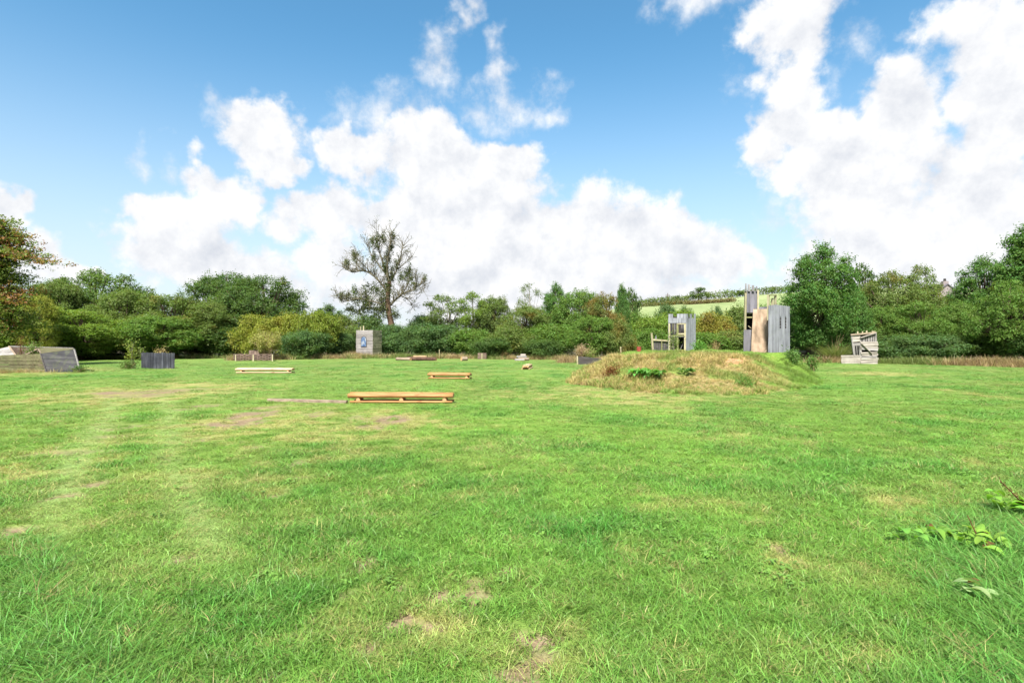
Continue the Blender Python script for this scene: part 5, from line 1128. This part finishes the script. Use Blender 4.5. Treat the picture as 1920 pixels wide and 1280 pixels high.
for (px, top, half, col, lab, rot) in ((1310, 539, 19, G_DARK, 'largest spreading tree on the skyline of the pasture', .4), (1328, 551, 8, G_DARK, 'small tree touching the right of the largest skyline tree', 1.4), (1270, 554, 7, G_DARK, 'thin small tree right of the utility pole', 2.4),
        (1243, 557, 6, G_DARK, 'small dark bush left of the utility pole', 3.4), (1388, 545, 9, G_DARK, 'round skyline tree just left of the tall castle tower', 4.4), (1412, 548, 7, G_DARK, 'small skyline tree seen behind the tall castle tower', 5.4), (1220, 565, 9, G_MID, 'low skyline bush at the left of the pasture', .9)):
    b = on_hill(px, 205); tr('skyline_tree', T_FAR, px, 205, top, half, lab, 'tree', col, .05, HT, rot, zoff=b[2])
def pole():
    b = on_hill(1252, 204); T = Thing('utility_pole', b, 'thin utility pole on the hill skyline', 'pole'); h = gz(549.5, 204)-b[2]; T.local('mast', MB().tube([(0, 0, -.3), (0, 0, h)], [.16, .12], 8), BARK); T.local('crossarm', MB().box(-.75, .75, -.06, .06, h-.9, h-.72), BARK)
    for x in (-.6, 0, .6): T.local('insulator', MB().tube([(x, 0, h-.72), (x, 0, h-.45)], [.06, .05], 6), STONE)
pole()
def house():
    d = 150.0; x = gx(1776, d); z = float(hill_h(np.array([x]), np.array([d]))[0])-.3; zr = gz(533, d); ze = zr-2.6; T = Thing('farmhouse', (x, d, z), 'pinkish house gable with chimney showing between the right-hand trees', 'house'); w = 3.6; L_ = 9
    wl = MB(); X0, X1, Y0, Y1 = x-w, x+w, d, d+L_
    wl.poly([(X0, Y0, z), (X1, Y0, z), (X1, Y0, ze), (x, Y0, zr), (X0, Y0, ze), (X0, Y1, z), (X1, Y1, z), (X1, Y1, ze), (x, Y1, zr), (X0, Y1, ze)], [(0,1,2,3,4), (9,8,7,6,5), (1,6,7,2), (5,0,4,9), (0,5,6,1)]); T.add('wall', wl, WALL_RENDER)
    rf = MB()
    for s in (-1, 1): rf.hexa([(x+s*(w+.3), Y0-.3, ze-.25), (x, Y0-.3, zr-.02), (x, Y1+.3, zr-.02), (x+s*(w+.3), Y1+.3, ze-.25), (x+s*(w+.3), Y0-.3, ze-.05), (x, Y0-.3, zr+.2), (x, Y1+.3, zr+.2), (x+s*(w+.3), Y1+.3, ze-.05)])
    r_ = T.add('roof', rf, SLATE); ch = T.add('chimney', MB().box(x-.7, x+.7, d+.4, d+1.3, zr-.6, zr+.9), WALL_RENDER, parent=r_); T.add('chimney_pot', MB().tube([(x, d+.85, zr+.9), (x, d+.85, zr+1.6)], [.35, .28], 8), DARK_HOLE, parent=r_)
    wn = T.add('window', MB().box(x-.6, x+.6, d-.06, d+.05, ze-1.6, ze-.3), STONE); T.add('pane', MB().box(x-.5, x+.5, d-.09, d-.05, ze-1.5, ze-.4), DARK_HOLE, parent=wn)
house()

# ------------------------------------------------------------------ broad-leaved docks
def dock_leaf(L_, w, bend, seed):
    rng = np.random.default_rng(seed); V = []; Fc = []; n = 7
    for i in range(n):
        t = i/(n-1); hw = w/2*math.sin(math.pi*min(1, .06+t*.94))**.7*(1-.25*t)+.002; x = L_*t*(1-.12*bend*t); z = L_*(.55*t-.75*bend*t*t); wav = .012*math.sin(t*14+rng.random()*3)
        V += [(x, -hw, z+hw*.35+wav), (x, 0, z), (x, hw, z+hw*.35-wav)]
    for i in range(n-1): a = i*3; Fc += [(a, a+1, a+4, a+3), (a+1, a+2, a+5, a+4)]
    me = mesh_np('leaf', np.array(V), np.array(Fc), LEAF, True); attr(me, 'var', np.full(len(V), .25+.5*rng.random())); return me
def dock_plant(px, py, n, size, label, seed, col=(.085, .20, .035), stems=0, z=None, name='dock_plant', d=None, lift=.05, spread=.22, red=.1):
    rng = np.random.default_rng(seed); d = d or ground_d(py); x = gx(px, d); z = top_z(x, d) if z is None else z; root = empty(name, (x, d, z), label, 'plant')
    protos = [dock_leaf(1, .42+.1*k, .5+.22*k, seed+k) for k in range(4)]
    for i in range(n):
        o = obj('leaf', protos[i % 4], root); s = size*rng.uniform(.6, 1.15); o.scale = (s, s, s); o.location = (rng.normal()*size*spread, rng.normal()*size*spread, rng.uniform(.1, .6)*size+lift); o.rotation_euler = (rng.normal()*.25, rng.uniform(-.35, .3), i*2.4+rng.normal()*.4)
        k = rng.uniform(.8, 1.35); c = (col[0]*k, col[1]*k, col[2]*k) if rng.random() > red else (.13, .055, .025); o.color = c+(1,); o['autumn'] = -1.0
    for i in range(stems):
        h = size*rng.uniform(1.6, 2.6); a = rng.random()*6.28; mb = MB().tube([(0, 0, 0), (math.cos(a)*.1*h, math.sin(a)*.1*h, h*.5), (math.cos(a)*.3*h, math.sin(a)*.3*h, h)], [.006, .005, .003], 5); obj('stem', mb.mesh('stem', RUST_STEM), root)
    return root
dock_plant(1838, 1030, 30, .14, 'large dock rosette in the grass at the right', 700, (.18, .33, .05), 1, None, 'dock_plant', None, .04, .55, .04)
dock_plant(1765, 1010, 16, .11, 'small dock with a reddened leaf left of the large rosette', 710, (.13, .28, .045), 0, None, 'dock_plant', None, .03, .5, .12)
dock_plant(1908, 968, 22, .16, 'dock with a curved rusty seed stem at the right edge', 720, (.14, .29, .04), 0, None, 'dock_plant', None, .05, .5, .05)
dock_plant(1700, 1015, 7, .13, 'tiny dock at the left of the right-hand docks', 730, (.12, .26, .045), 0, None, 'dock_plant', None, .03, .5, .0)
dock_plant(1830, 1130, 7, .14, 'pale dock leaves half hidden in the long grass bottom right', 740, (.20, .28, .12))
dock_plant(1208, 720, 80, .27, 'bright green dock clump on the front of the mound', 760, (.085, .235, .04), 0, None, 'dock_plant', 19.8, .12, .85, .0)
dock_plant(1230, 724, 44, .27, 'smaller dock clump just right of the bright green one', 770, (.09, .19, .045), 0, None, 'dock_plant', 19.3, .12, .6, .0)
dock_plant(1292, 720, 40, .19, 'dark green dock clump in the middle of the mound front', 780, (.06, .15, .03), 0, None, 'dock_plant', 19.4, .12, .6, .0)
def dock_stem():
    p = [Vector((gx(1921, 5.2), 5.2, .12)), Vector((gx(1912, 5.2), 5.2, gz(938, 5.2))), Vector((gx(1893, 5.2), 5.2, gz(918, 5.2))), Vector((gx(1876, 5.2), 5.2, gz(902, 5.2))), Vector((gx(1873, 5.2), 5.2, gz(893, 5.2)))]
    mb = MB(); b = p[0]; mb.tube([q-b for q in p], [.007, .006, .005, .004, .002], 6)
    rng = np.random.default_rng(5)
    for i in range(60):
        t = rng.random()*3; k = int(t); c = p[k+0].lerp(p[k+1], t-k)-b+Vector(rng.normal(size=3)*.008); mb.tube([c, c+Vector(rng.normal(size=3)*.008)], [.004, .002], 4)
    o = mb.build('dock_seed_stem', RUST_STEM); o.location = b; tag(o, 'curved rusty seed stem rising at the right edge', 'stem')
dock_stem()
